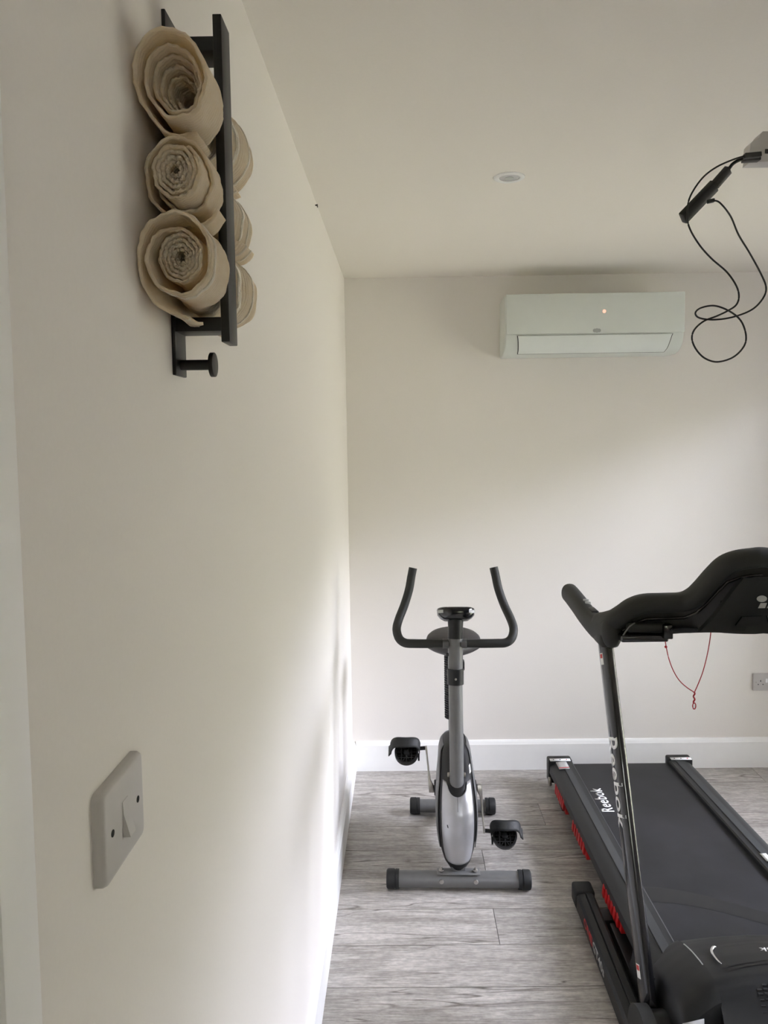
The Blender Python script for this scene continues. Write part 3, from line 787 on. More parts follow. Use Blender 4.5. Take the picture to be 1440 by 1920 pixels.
grid(bm, lambda u, v: seat_pt(2*PI*u, v), 48, 12, closed_u=True)
R0 = [v for v in bm.verts]
bmesh.ops.holes_fill(bm, edges=[e for e in bm.edges if len(e.link_faces) == 1], sides=0)
bpart('saddle', bm, 'seat_vinyl', angle=60)
# cranks, axle and pedals
ax = Vector((0, .222, .268))
bm = bmesh.new(); sweep(bm, [ax-Vector((.092, 0, 0)), ax+Vector((.092, 0, 0))], .0095, 16); 
for s in (-1, 1): disc(bm, ax+Vector((s*.076, 0, 0)), (1, 0, 0), .030, .012, 30, .003)
bpart('crank_axle', bm, 'black_plastic')
def crank(s, tip):
    tip = Vector(tip); root = ax+Vector((s*.098, 0, 0))
    bm = bmesh.new(); d = (tip-root); L = d.length; d.normalize()
    sw_ = Vector((1, 0, 0)); th = d.cross(sw_).normalized()
    secs = [(-.016, .016, .013), (-.012, .017, .0145), (.010, .017, .0145), (.028, .0095, .012), (.06, .0065, .010), (L-.03, .0055, .0095), (L-.006, .0065, .0105), (L+.008, .005, .009)]
    R = []
    for t, wx, wy in secs:
        c = root+(tip-root)*max(0, min(1, t/L))*1.0; c = root+d*t
        c = c+Vector((s*(-.004 if t < .02 else 0), 0, 0))
        R.append([bm.verts.new(c+sw_*wx*.62*a+th*wy*b2) for a, b2 in ((-1, -.7), (-.7, -1), (.7, -1), (1, -.7), (1, .7), (.7, 1), (-.7, 1), (-1, .7))])
    for a, b2 in zip(R, R[1:]):
        for k in range(8): bm.faces.new((a[k], a[(k+1) % 8], b2[(k+1) % 8], b2[k]))
    bm.faces.new(R[0][::-1]); bm.faces.new(R[-1])
    c = bpart('crank_arm', bm, 'steel', bike, angle=40)
    # pedal hangs outboard
    pc = tip+Vector((s*.078, -.012, -.014))
    el = math.radians(46)
    nrm = Vector((0, -math.cos(el), math.sin(el))); upv = Vector((0, math.sin(el), math.cos(el))); xv = Vector((s, 0, 0))
    PL = lambda a, b2, c_: pc+xv*a+upv*b2+nrm*c_
    bm = bmesh.new(); sweep(bm, [tip+Vector((s*.004, 0, 0)), tip+Vector((s*.040, 0, -.003))], .0075, 14); pd = bpart('pedal_spindle', bm, 'black_plastic', c)
    bm = bmesh.new(); out_ = []
    for k in range(40):
        a = 2*PI*k/40; r = .047
        xx, yy = r*math.cos(a), r*math.sin(a)
        if yy > .030: yy = .030+(yy-.030)*.45
        out_.append((xx, yy))
    inn = [(p[0]*.86, p[1]*.86) for p in out_]
    loops = []
    for pol, h_ in ((out_, .010), (out_, -.012), (inn, -.012), (inn, .010)): loops.append([bm.verts.new(PL(a, b2, h_)) for a, b2 in pol])
    for a, b2 in zip(loops, loops[1:]+loops[:1]):
        for k in range(40): bm.faces.new((a[k], a[(k+1) % 40], b2[(k+1) % 40], b2[k]))
    def bar(p, q, w_=.0016, h0=-.008, h1=.006):
        p = Vector((*p, 0)); q = Vector((*q, 0)); d_ = (q-p).normalized(); n_ = Vector((-d_.y, d_.x, 0))*w_
        vs = [bm.verts.new(PL(v.x, v.y, hh)) for hh in (h0, h1) for v in (p-n_, q-n_, q+n_, p+n_)]
        for f_ in ((0, 1, 2, 3), (7, 6, 5, 4), (0, 4, 5, 1), (1, 5, 6, 2), (2, 6, 7, 3), (3, 7, 4, 0)): bm.faces.new([vs[i] for i in f_])
    for b_ in (-.022, 0, .018): L_ = math.sqrt(.041**2-b_*b_); bar((-L_, b_), (L_, b_), .0018)
    for a_ in (-.02, 0, .02): L_ = math.sqrt(.041**2-a_*a_); bar((a_, -L_), (a_, min(L_, .031)), .0018)
    for k in range(8):
        a = 2*PI*k/8+.4; bar((.0, -.012), (.036*math.cos(a), max(-.036, min(.03, .036*math.sin(a)))), .0013, -.006, .004)
    box(bm, -.01, .01, -.01, .01, -.01, .008, .002, 2, Matrix.Translation(pc)@Matrix((xv, upv, nrm)).transposed().to_4x4())
    bk = [bm.verts.new(PL(a, b2, -.0105)) for a, b2 in inn]; bk2 = [bm.verts.new(PL(a, b2, -.0085)) for a, b2 in inn]
    bm.faces.new(bk); bm.faces.new(bk2[::-1])
    pp_ = bpart('pedal', bm, 'black_plastic', c, angle=40)
    bm = bmesh.new()
    def f(u, v):
        a = PI*u; r_ = .051+.003*v
        wob = .006*math.sin(3*PI*u)
        return PL(-math.cos(a)*r_+.010*u*u, -.006+.040*v+wob*.8+.014*math.sin(a), .002+.042*math.sin(a)**.9)
    disc_back = None
    grid(bm, f, 28, 4)
    f_end = lambda u, v: PL(.061+.010*u, -.006+.040*v-.004*u, .002-.014*u)
    grid(bm, f_end, 3, 4)
    o = bpart('pedal_strap', bm, 'rubber', c, angle=60); q = o.modifiers.new('t', 'SOLIDIFY'); q.thickness = .003; q.offset = 0
    bm = bmesh.new(); box(bm, -.052, -.045, -.030, -.004, -.008, .006, .001, 2, Matrix.Translation(pc)@Matrix((xv, upv, nrm)).transposed().to_4x4()); bpart('strap_buckle', bm, 'black_plastic', c)
crank(-1, (-.112, .262, .410))
crank(1, (.108, .180, .118))
bm = bmesh.new()
def f(u, v): a = .84+.20*u; z = .376+.014*v; return body_pt(z, a, .0022)
grid(bm, f, 4, 1); o = bpart('warning_sticker', bm, 'sticker', body); o['label'] = 'small white sticker'
bm = bmesh.new()
def f(u, v): a = .90+.06*u; z = .380+.007*v; return body_pt(z, a, .0028)
grid(bm, f, 2, 1); bpart('sticker_mark', bm, 'dark_gap', body)

# ------------------------------------------------------------------ treadmill
XC = 1.256
tm = empty('treadmill', 'black running treadmill with white lettering and red side cushions, console towards the camera', 'treadmill', (XC, 2.45, 0))
ti = Matrix.Translation((-XC, -2.45, 0))
def tv(x, y, z): return ti@Vector((x, y, z))
def tpart(name, bm, m_, parent=tm, **kw): return new_obj(name, bm, m_, parent, **kw)
def bz(y): return .116+(3.36-y)*.036       # belt height rises to the front
YR, YF = 3.375, 1.93
# deck board and belt
bm = bmesh.new()
A = [tv(x, y, z) for x, y, z in ((1.02, YR-.03, bz(YR)-.014), (1.49, YR-.03, bz(YR)-.014), (1.49, YF, bz(YF)-.014), (1.02, YF, bz(YF)-.014))]
B2 = [v-Vector((0, 0, .05)) for v in A]; Va = [bm.verts.new(v) for v in A]; Vb = [bm.verts.new(v) for v in B2]
bm.faces.new(Va); bm.faces.new(Vb[::-1])
for k in range(4): bm.faces.new((Va[k], Vb[k], Vb[(k+1) % 4], Va[(k+1) % 4]))
tpart('deck', bm, 'black_plastic', smooth=False)
bm = bmesh.new(); r = .020; sec = []
for k in range(10): sec.append((3.350+r*math.sin(PI*k/9), bz(3.35)-r+r*math.cos(PI*k/9)))
sec += [(3.0, bz(3.0)-.055), (2.0, bz(2.0)-.055)]
sec += [(1.90-r*math.sin(PI*k/9), bz(1.90)-r-r*math.cos(PI*k/9)) for k in range(10)]
L_ = [bm.verts.new(tv(1.032, y, z)) for y, z in sec]; R_ = [bm.verts.new(tv(1.480, y, z)) for y, z in sec]
for k in range(len(sec)): j = (k+1) % len(sec); bm.faces.new((L_[k], R_[k], R_[j], L_[j]))
belt = tpart('running_belt', bm, 'belt')
# darker diagonal wear band near the hood
bm = bmesh.new()
def f(u, v):
    x = 1.034+.444*u; y = 2.36-.185*u**1.15+.016*math.sin(u*5)-.085*v*(1-.15*u)
    return tv(x, y, bz(y)+.0006)
grid(bm, f, 30, 2)
mw = mat('belt_wear', (.005, .0055, .0065), .5, noise_scale=40, noise_amt=.1)
tpart('belt_wear_band', bm, mw, belt)
text_obj('belt_lettering', 'Reebok', .070, lambda x, y, h_: tv(1.074-y, 2.985+x, bz(2.985+x)+.0004+h_), 'white_print', belt, bold=.0010, sx=.93, spacing=1.08)

# side rails: moulded section swept along the deck
def rail(side):
    s = side; X = lambda d: XC+s*d
    # (distance from centre, height over belt)
    prof = [(.222, -.004), (.222, .012), (.228, .017), (.248, .018), (.249, .0195), (.278, .0195), (.279, .017), (.296, .015), (.318, .004), (.327, -.006), (.329, -.036), (.322, -.042), (.300, -.044), (.300, -.03), (.240, -.03), (.240, -.004)]
    bm = bmesh.new(); ys = (YR-.012, YF)
    R = [[bm.verts.new(tv(X(a), y, bz(y)+z)) for a, z in prof] for y in ys]
    n = len(prof)
    for k in range(n): bm.faces.new((R[0][k], R[0][(k+1) % n], R[1][(k+1) % n], R[1][k]))
    bm.faces.new(R[0]); bm.faces.new(R[1][::-1])
    o = tpart('side_rail', bm, 'rail', angle=25)
    bm = bmesh.new(); ys2 = (YR-.05, YF+.02)
    def f(u, v): y = ys2[0]+(ys2[1]-ys2[0])*v; return tv(X(.2500+.027*u), y, bz(y)+.0200)
    grid(bm, f, 1, 1); g = tpart('foot_grip', bm, 'rail_strip', o, smooth=False); q = g.modifiers.new('t', 'SOLIDIFY'); q.thickness = .0012
    # rear end cap
    bm = bmesh.new()
    box(bm, 0, 0, 0, 0, 0, 0) if False else None
    a0, a1 = .222, .333
    x0, x1 = sorted((X(a0), X(a1)))
    box(bm, x0, x1, YR-.035, YR+.022, .030, bz(YR)+.024, .009, 3, ti)
    c = tpart('end_cap', bm, 'black_plastic', o)
    bm = bmesh.new(); x0, x1 = sorted((X(.232), X(.326)))
    def f(u, v): return tv(x0+(x1-x0)*u, YR-.018-.020*v, bz(YR)+.0249-.0016*v)
    grid(bm, f, 2, 1); w_ = tpart('white_strip', bm, 'white_print', c); q = w_.modifiers.new('t', 'SOLIDIFY'); q.thickness = .002; q.offset = 0
    for t in (.18, .5, .82):
        bm = bmesh.new(); disc(bm, tv(x0+(x1-x0)*t, YR-.028, bz(YR)+.0255), (0, 0, 1), .0032, .0012, 10)
        tpart('strip_mark', bm, 'red_print' if t > .6 else 'dark_gap', c)
    bm = bmesh.new(); disc(bm, tv(X(.330), YR-.045, .045), (1, 0, 0), .020, .014, 20, .003); tpart('adjuster', bm, 'steel', c)
    return o
lr = rail(-1); rr_ = rail(1)
# foot under rear
for s in (-1, 1):
    bm = bmesh.new(); box(bm, XC+s*.29-.025, XC+s*.29+.025, 3.14, 3.20, 0, .058, .006, 2, ti); tpart('rear_foot', bm, 'rubber')
# instruction label on the left rail
bm = bmesh.new()
def f(u, v): y = 3.325-.075*v; return tv(.953+.047*u, y, bz(y)+.0232-(.003*(1-u)))
grid(bm, f, 3, 3); lb = tpart('rail_label', bm, 'grey_print', lr); lb['label'] = 'pale grey instruction label with a red line'
q = lb.modifiers.new('t', 'SOLIDIFY'); q.thickness = .003; q.offset = 0
bm = bmesh.new()
def f(u, v): y = 3.262-.008*v; return tv(.953+.047*u, y, bz(y)+.0252-(.003*(1-u)))
grid(bm, f, 3, 1); tpart('label_line', bm, 'red_print', lb)
# right rail label near the frame edge
bm = bmesh.new()
def f(u, v): y = 2.52-.05*v; return tv(1.500+.022*u, y, bz(y)+.0205)
grid(bm, f, 1, 1); w_ = tpart('rail_label', bm, 'sticker', rr_); q = w_.modifiers.new('t', 'SOLIDIFY'); q.thickness = .001

# red cushions showing below the rails: ribbed rubber blocks
for s in (-1, 1):
    for y0, y1 in ((3.215, 3.035), (2.885, 2.68), (2.435, 2.245)):
        bm = bmesh.new(); n = 6; L = y0-y1
        box(bm, *sorted((XC+s*.300, XC+s*.322)), y1, y0, bz(y0)-.080, bz(y0)-.040, .003, 2, ti)
        for k in range(n):
            yc = y1+L*(k+.5)/n
            m_ = ti@Matrix.Translation((XC+s*.324, yc, bz(yc)-.050))@Matrix.Rotation(math.radians(20), 4, 'X')
            box(bm, -.008, .008, -.011, .011, -.024, .024, .004, 2, m_)
        tpart('red_cushion', bm, 'red', tm)

# base frame: outer floor bars with end caps, cross member
for s in (-1, 1):
    X = lambda d: XC+s*d
    prof = [(-.031, .012), (-.031, .058), (-.024, .066), (-.004, .068), (-.001, .064), (.002, .068), (.020, .068), (.028, .062), (.030, .050), (.030, .012)]
    xc = .380
    # splays very slightly towards the front
    bm = bmesh.new()
    R = [[bm.verts.new(tv(X(xc-a+dd), y, z)) for a, z in prof] for y, dd in ((2.475, 0), (1.80, .0))]
    n = len(prof)
    for k in range(n): bm.faces.new((R[0][k], R[0][(k+1) % n], R[1][(k+1) % n], R[1][k]))
    bm.faces.new(R[0]); bm.faces.new(R[1][::-1])
    bb = tpart('base_bar', bm, 'gloss_black' if False else 'charcoal', angle=30)
    bm = bmesh.new(); x0, x1 = sorted((X(xc-.033), X(xc+.035))); box(bm, x0, x1, 2.455, 2.525, .010, .073, .010, 3, ti); box(bm, x0+.006, x1-.006, 2.45, 2.50, 0, .02, .004, 2, ti)
    tpart('bar_end_cap', bm, 'rubber', bb)
    bm = bmesh.new(); x0, x1 = sorted((X(xc-.030), X(.20))); box(bm, x0, x1, 2.335, 2.395, .015, .055, .004, 2, ti); tpart('cross_member', bm, 'black_plastic', bb)
    bm = bmesh.new(); x0, x1 = sorted((X(.335), X(.25))); box(bm, x0, x1, 1.78, 2.33, .010, .05, .004, 2, ti); tpart('inner_bar', bm, 'black_plastic', bb)
    if s < 0:
        place = lambda x, y, h_: tv(X(xc+.031)-h_-.0004, 2.20-x, .037+y)
        text_obj('red_lettering', 'ONE', .040, lambda x, y, h_: tv(X(xc+.031)-h_-.0004, 2.30-x, .040+y), 'red_print', bb, bold=.0012, sx=1.3)
        text_obj('grey_lettering', 'GT40s', .042, lambda x, y, h_: tv(X(xc+.031)-h_-.0004, 2.175-x, .040+y), 'grey_print', bb, bold=.0008, sx=1.15)
    # post foot housing: upright rounded shield
    bm = bmesh.new(); pol = []
    for k in range(25):
        a = PI*k/24; pol.append((1.80+.105*math.cos(a), .055+.118*math.sin(a)))
    pol += [(1.695, .0), (1.905, .0)]
    prism(bm, pol, X(.405), X(.372), lambda a, b2, t: tv(t, a, b2)); bevel_all(bm, .006, 3, 40)
    hs = tpart('post_housing', bm, 'matt_grey_plastic', bb, angle=40)
    bm = bmesh.new(); pol2 = [(1.80+(a-1.80)*.9, b2*.93+.0 if b2 > .01 else 0) for a, b2 in pol]
    prism(bm, pol2, X(.371), X(.330), lambda a, b2, t: tv(t, a, b2)); bevel_all(bm, .004, 2, 40); tpart('housing_core', bm, 'black_plastic', bb, angle=40)

# uprights: flattened oval tube leaning back towards the runner
P0 = Vector((.902, 1.868, .085)); P1 = Vector((.872, 2.222, 1.045))
def mirror(p, s): return Vector((p.x if s < 0 else 2*XC-p.x, p.y, p.z))
RX, RY2 = .0205, .036
for s in (-1, 1):
    a, b2 = mirror(P0, s), mirror(P1, s)
    bm = bmesh.new(); pts = [ti@(a+(b2-a)*k/8) for k in range(9)]
    sweep(bm, pts, (RX, RY2), 40, up=Vector((0, 1, 0)), power=2.3)
    up_ = tpart('upright_post', bm, 'gloss_black', angle=60)
    # slim second tube on the inner side
    bm = bmesh.new(); off = Vector((-s*.021, .012, 0)); pts = [ti@(a+off+(b2-a)*k/8) for k in range(9)]
    sweep(bm, pts, (.0034, .014), 16, up=Vector((0, 1, 0))); tpart('post_channel', bm, 'gloss_black', up_)
    if s > 0: continue
    d = (b2-a).normalized(); xv, yv = frame_at(None, d, Vector((0, 1, 0)))
    Lp = (b2-a).length
    # ensure outward (-x) and towards-camera axes
    if xv.x > 0: xv = -xv
    if yv.y > 0: yv = -yv
    def on_post(along, across, h_, a=a, xv=xv, yv=yv, d=d):
        """along: metres from the base; across: arc from the outer face, + towards the camera"""
        # superellipse arc-length lookup
        best = 0; acc = 0; px = Vector((1, 0)); 
        tgt = abs(across); th = 0; stp = .01; prev = (1.0*RX, 0.0)
        while acc < tgt and th < 3:
            th += stp; c, s_ = math.cos(th), math.sin(th)
            cur = (RX*math.copysign(abs(c)**(2/2.3), c), RY2*s_**(2/2.3)); acc += math.hypot(cur[0]-prev[0], cur[1]-prev[1]); prev = cur
        u, w_ = prev; nx, ny = u/RX**2, w_/RY2**2; nl = math.hypot(nx, ny); nx, ny = nx/nl, ny/nl
        sg = 1 if across >= 0 else -1
        return ti@(a+d*along+xv*(u+nx*(h_+.0004))+yv*sg*(w_+ny*(h_+.0004)))
    tz = lambda z: (z-a.z)/d.z
    text_obj('post_lettering', 'Reebok', .071, lambda x, y, h_: on_post(tz(.650)-x, y+.010, h_), 'white_print', up_, bold=.0008, sx=1.12, sub=2)
    for zc, nm in ((.968, 'warning_label'), (.205, 'warning_label')):
        bm = bmesh.new(); grid(bm, lambda u, v: on_post(tz(zc)+(v-.5)*.034, .004+.019*u, .0006), 6, 1); lb = tpart(nm, bm, 'sticker', up_); lb['label'] = 'small red and white warning label'
        bm = bmesh.new(); grid(bm, lambda u, v: on_post(tz(zc)+.002+v*.012, .006+.015*u, .0010), 5, 1); tpart('label_print', bm, 'red_print', lb)

# console: padded roll sweeping from the post up to the display, mirrored, plus handrails
BAND = [(.872, 2.265, 1.056), (.876, 2.225, 1.068), (.886, 2.185, 1.086), (.912, 2.165, 1.111), (.939, 2.16, 1.132), (.975, 2.155, 1.145), (1.032, 2.14, 1.150), (1.075, 2.13, 1.154), (1.100, 2.115, 1.170), (1.121, 2.10, 1.198), (1.145, 2.08, 1.239), (1.169, 2.065, 1.271), (1.199, 2.05, 1.288), (1.234, 2.04, 1.295)]
full = BAND+[(XC, 2.04, 1.297)]+[(2*XC-x_, y_, z_) for x_, y_, z_ in BAND[::-1]]
bm = bmesh.new(); sp = smooth_path([ti@Vector(p) for p in full], 5)
rad = []
for p in sp:
    k = sstep(.30, .10, 0) ; cxx = abs(p.x)
    rad.append((.0300-.004*sstep(.25, .1, cxx) if False else .0275, .036+.012*sstep(.16, .05, cxx) if False else .036))
sweep(bm, sp, rad, 28, up=Vector((0, 1, 0)), power=2.4, roundcap=True)
cf = tpart('console_frame', bm, 'matt_grey_plastic', angle=60)
# console back shell: fills from the roll down to the lower edge
def band_at(x):
    pts = full
    for a, b2 in zip(pts, pts[1:]):
        if a[0] <= x <= b2[0]:
            t = (x-a[0])/(b2[0]-a[0]); return a[1]+(b2[1]-a[1])*t, a[2]+(b2[2]-a[2])*t
    return pts[0][1], pts[0][2]
BOT = [(.880, 1.045), (.960, 1.050), (1.025, 1.057), (1.087, 1.066), (1.147, 1.080), (1.256, 1.088)]
def bot_at(x):
    x = x if x <= XC else 2*XC-x
    for a, b2 in zip(BOT, BOT[1:]):
        if x <= b2[0]: return a[1]+(b2[1]-a[1])*(x-a[0])/(b2[0]-a[0])
    return BOT[-1][1]
bm = bmesh.new(); xa, xb = .893, 2*XC-.893
def f(u, v):
    x = xa+(xb-xa)*u; by, bz_ = band_at(x); zb = bot_at(x); z = zb+(max(bz_, zb+.004)-zb)*v
    c = math.exp(-((x-XC)/.13)**2)
    y = by-.004+.018*(1-v)*v*4*.2-.012*c*(1-v)-.004
    return tv(x, y, z)
V1 = grid(bm, f, 70, 10)
def f2(u, v):
    p = f(u, v); return p+Vector((0, .075+.02*(1-v), 0))
V2 = grid(bm, f2, 70, 10)
def stitch(la, lb_):
    for k in range(len(la)-1): bm.faces.new((la[k], la[k+1], lb_[k+1], lb_[k]))
stitch([r[0] for r in V1], [r[0] for r in V2]); stitch([r[-1] for r in V1], [r[-1] for r in V2]); stitch(V1[0], V2[0]); stitch(V1[-1], V2[-1])
sh = tpart('console_shell', bm, 'black_plastic', angle=40)
# raised outline rib inside the roll
bm = bmesh.new(); pts = []
for x in [.905+.006*k for k in range(0, 59)]:
    by, bz_ = band_at(x); 
    if x < XC: pts.append(ti@Vector((x, by-.014, max(bot_at(x)+.004, bz_-.040 - (.004 if x < 1.1 else .006)))))
sweep(bm, smooth_path(pts, 2), .0042, 8); tpart('shell_rib', bm, 'gloss_black', sh)
# left-hand storage tray, grip lip, speaker and clip on the underside
bm = bmesh.new(); box(bm, .915, 1.022, 2.118, 2.15, 1.066, 1.094, .006, 3, ti); tpart('tray_panel', bm, 'charcoal', sh)
bm = bmesh.new(); box(bm, .892, 1.030, 2.112, 2.17, 1.040, 1.060, .006, 3, ti); tpart('tray_edge', bm, 'gloss_black', sh)
bm = bmesh.new(); sweep(bm, smooth_path([ti@Vector(p) for p in ((.896, 2.125, 1.048), (.903, 2.118, 1.066), (.915, 2.114, 1.086), (.93, 2.112, 1.098))], 5), .0022, 8, roundcap=True); tpart('tray_trim', bm, 'grey_shell', sh)
bm = bmesh.new(); m_ = ti@Matrix.Translation((1.071, 2.098, 1.080)); 
disc(bm, (0, 0, 0), (0, 1, .25), .020, .010, 36, .003)
for v in bm.verts: v.co = m_@Vector((v.co.x*2.0, v.co.y, v.co.z*.45))
tpart('speaker_grille', bm, 'charcoal', sh)
bm = bmesh.new(); box(bm, 1.012, 1.040, 2.105, 2.14, 1.050, 1.092, .004, 2, ti); tpart('clip_block', bm, 'gloss_black', sh)
# central rear panel with its dark inset vents
bm = bmesh.new(); c = [(1.085, 1.092), (1.125, 1.135), (1.172, 1.205), (1.20, 1.243), (2*XC-1.20, 1.243), (2*XC-1.172, 1.205), (2*XC-1.125, 1.135), (2*XC-1.085, 1.092)]
prism(bm, c, 0, 1, lambda a, b2, t: tv(a, 2.016+.012*(abs(a-XC)/.15)+.02*t+.13*0, b2)); bevel_all(bm, .002, 2, 30)
cpn = tpart('rear_panel', bm, 'charcoal', sh, angle=30)
for s in (-1, 1):
    bm = bmesh.new(); c = [(1.178, 1.112), (1.195, 1.136), (1.250, 1.138), (1.242, 1.112)]
    c = [(a if s < 0 else 2*XC-a, b2) for a, b2 in c]
    prism(bm, c, 2.0135, 2.020, lambda a, b2, t: tv(a, t+.004*(abs(a-XC)/.15), b2)); tpart('vent', bm, 'gloss_black', cpn, smooth=False)
# delta emblem above small lettering at the middle of the panel (only its left tip is in the photo)
bm = bmesh.new()
ec = XC+.012
prism(bm, [(ec-.030, 1.160), (ec-.023, 1.174), (ec-.006, 1.174), (ec-.011, 1.160)], 0, .0015, lambda a, b2, t: tv(a, 2.0145+t, b2))
prism(bm, [(ec-.006, 1.160), (ec+.003, 1.178), (ec+.016, 1.178), (ec+.024, 1.160)], 0, .0015, lambda a, b2, t: tv(a, 2.0145+t, b2))
for k in range(8):
    pass
prism(bm, [(ec-.020+.014*math.cos(t), 1.186+.009*math.sin(t)) for t in [2*PI*k/16 for k in range(16)]], 0, .0015, lambda a, b2, t: tv(a, 2.0145+t, b2))
tpart('emblem', bm, 'grey_print', cpn, smooth=False)
# display slab facing the runner
bm = bmesh.new(); m_ = ti@Matrix.Translation((XC, 2.085, 1.215))@Matrix.Rotation(math.radians(-28), 4, 'X'); box(bm, -.10, .10, .0, .03, -.08, .055, .006, 2, m_); tpart('display', bm, 'gloss_black', sh)
# handrails with heart-rate grips
for s in (-1, 1):
    X = lambda x_: x_ if s < 0 else 2*XC-x_
    HR = [(X(.880), 2.17, 1.056), (X(.874), 2.225, 1.046), (X(.870), 2.30, 1.040), (X(.868), 2.40, 1.046), (X(.868), 2.52, 1.058), (X(.868), 2.62, 1.066), (X(.868), 2.665, 1.068)]
    bm = bmesh.new(); sp = smooth_path([ti@Vector(p) for p in HR], 6)
    rad = [(.030, .0335+.012*(1-sstep(0, .5, i/len(sp)))) for i in range(len(sp))]
    rad = [(.0295, .046-.012*sstep(0, .45, i/len(sp))) for i in range(len(sp))]
    sweep(bm, sp, rad, 28, up=Vector((0, 0, 1)), power=2.3, roundcap=True)
    hr = tpart('handrail', bm, 'matt_grey_plastic', angle=60)
    bm = bmesh.new(); 
    for yy in (2.43, 2.455): box(bm, X(.876)-.009, X(.876)+.009, yy, yy+.008, 1.078, 1.0845+(yy-2.4)*.12, .001, 2, ti)
    tpart('grip_mark', bm, 'grey_print', hr)
    bm = bmesh.new(); box(bm, X(.876)-.012, X(.876)+.012, 2.335, 2.40, 1.070, 1.0795, .004, 3, ti); tpart('grip_button', bm, 'black_plastic', hr)
    bm = bmesh.new(); box(bm, *sorted((X(.846), X(.905))), 2.165, 2.25, 1.008, 1.05, .012, 3, ti); tpart('rail_joint', bm, 'matt_grey_plastic', hr)

# motor hood: lofted moulding across the front
HZ = [(2.075, .158), (2.060, .178), (2.045, .196), (2.020, .212), (1.98, .232), (1.93, .250), (1.88, .263), (1.83, .272), (1.795, .2745), (1.775, .270), (1.755, .255), (1.735, .228), (1.71, .18), (1.69, .12), (1.68, .04)]
def hz(y):
    for a, b2 in zip(HZ, HZ[1:]):
        if y >= b2[0]: return a[1]+(b2[1]-a[1])*(y-a[0])/(b2[0]-a[0])
    return HZ[-1][1]
bm = bmesh.new(); NY = len(HZ)*3
ylist = []
for a, b2 in zip(HZ, HZ[1:]):
    for k in range(3): ylist.append((a[0]+(b2[0]-a[0])*k/3, a[1]+(b2[1]-a[1])*k/3))
ylist.append(HZ[-1])
def hood_z(x, y, z0):
    d = abs(x-XC); k = 1-.07*(d/.24)**2
    z = z0*k if z0 > .1 else z0
    return z
xs_ = [XC+(-.222+.444*k/36) for k in range(37)]
V = [[bm.verts.new(tv(x, y+.012*math.cos((x-XC)*6), hood_z(x, y, z))) for x in xs_] for y, z in ylist]
for a, b2 in zip(V, V[1:]):
    for k in range(36): bm.faces.new((a[k], a[k+1], b2[k+1], b2[k]))
for col in (0, 36):
    base = [bm.verts.new(Vector((r[col].co.x, r[col].co.y, .035))) for r in V]
    for k in range(len(V)-1): bm.faces.new((V[k][col], V[k+1][col], base[k+1], base[k]))
hood = tpart('motor_hood', bm, 'charcoal', angle=50)
# recessed badge plate with its lettering, upside down to the camera
def hood_pt(x, y, h_): return tv(x, y+.012*math.cos((x-XC)*6), hood_z(x, y, hz(y))+h_)
bm = bmesh.new()
def f(u, v):
    x = XC+(-.175+.35*u); y = 1.955-.013*((x-XC)/.175)**2 - .125*v
    return hood_pt(x, y, .0012)
grid(bm, f, 40, 16); bp_ = tpart('badge_plate', bm, 'black_plastic', hood, angle=60)
bm = bmesh.new()
def f(u, v):
    x = XC+(-.165+.33*u); y = 1.935-.013*((x-XC)/.175)**2 - .092*v
    return hood_pt(x, y, .0022)
grid(bm, f, 40, 14); tpart('badge_face', bm, 'charcoal', bp_, angle=60)
text_obj('hood_lettering', 'Reebok', .030, lambda x, y, h_: hood_pt(XC+.004-x, 1.896-y, .0026+h_), 'white_print', bp_, shear=.25, bold=.0006, sx=1.1)
for s in (-1, 1):
    bm = bmesh.new(); q = [(-.178, 1.846, .0045), (-.181, 1.865, .005), (-.181, 1.89, .006), (-.176, 1.910, .007), (-.165, 1.925, .0075), (-.158, 1.928, .006)]
    pts = smooth_path([hood_pt(XC-s*a, y, h_) for a, y, h_ in q], 5)
    rad = [.0014+.0038*math.sin(PI*min(1, i/len(pts)*.9+.08))**1.0*(.3+.9*i/len(pts)) for i in range(len(pts))]
    sweep(bm, pts, rad, 12, roundcap=True); tpart('chrome_accent', bm, 'chrome', hood)
    # silver-edged ridge and outer shoulder cover
    bm = bmesh.new(); pts = [hood_pt(XC+s*.2225, y, .003-.0) for y in [1.985-.016*k for k in range(9)]]
    sweep(bm, smooth_path(pts, 2), .0022, 10, roundcap=True); tpart('hood_edge_trim', bm, 'badge', hood)
    bm = bmesh.new()
    def f(u, v, s=s):
        x = XC+s*(.220+.118*u); y = 2.135-.385*v
        y2 = y-.03*u
        k = sstep(0, .25, v)
        ztop = .150+(hz(min(2.07, y))*.93-.150)*k if y < 2.07 else .150+.012*k
        ztop = max(ztop, .152) if y > 1.80 else ztop
        z = ztop-.050*u**1.5*k-.012*u-.07*sstep(.82, 1, u)
        return tv(x, y2, max(.05, z+.008))
    Vg = grid(bm, f, 20, 30)
    def skirt_down(line):
        base = [bm.verts.new(Vector((v.co.x, v.co.y, .04))) for v in line]
        for k in range(len(line)-1): bm.faces.new((line[k], line[k+1], base[k+1], base[k]))
    skirt_down(Vg[-1]); skirt_down(Vg[0]); skirt_down([r[0] for r in Vg]); skirt_down([r[-1] for r in Vg])
    tpart('shoulder_cover', bm, 'charcoal', hood, angle=45)
    bm = bmesh.new(); disc(bm, tv(XC+s*.272, 2.098, .166), (0, 0, 1), .006, .008, 16, .002); tpart('cover_screw', bm, 'steel', hood)
bm = bmesh.new()
for i in range(16):
    for j in range(7):
        x = XC-.118+.0155*i; t = (j+.5)/7; y = 1.768-.030*t-0
        p = hood_pt(x, 1.772-.05*t, .0006)
        if (abs(i-7.5)/8)**2+((j-3)/5.)**2 < 1.05: box(bm, p.x-.0052, p.x+.0052, p.y-.0024, p.y+.0024, p.z-.003, p.z+.001)
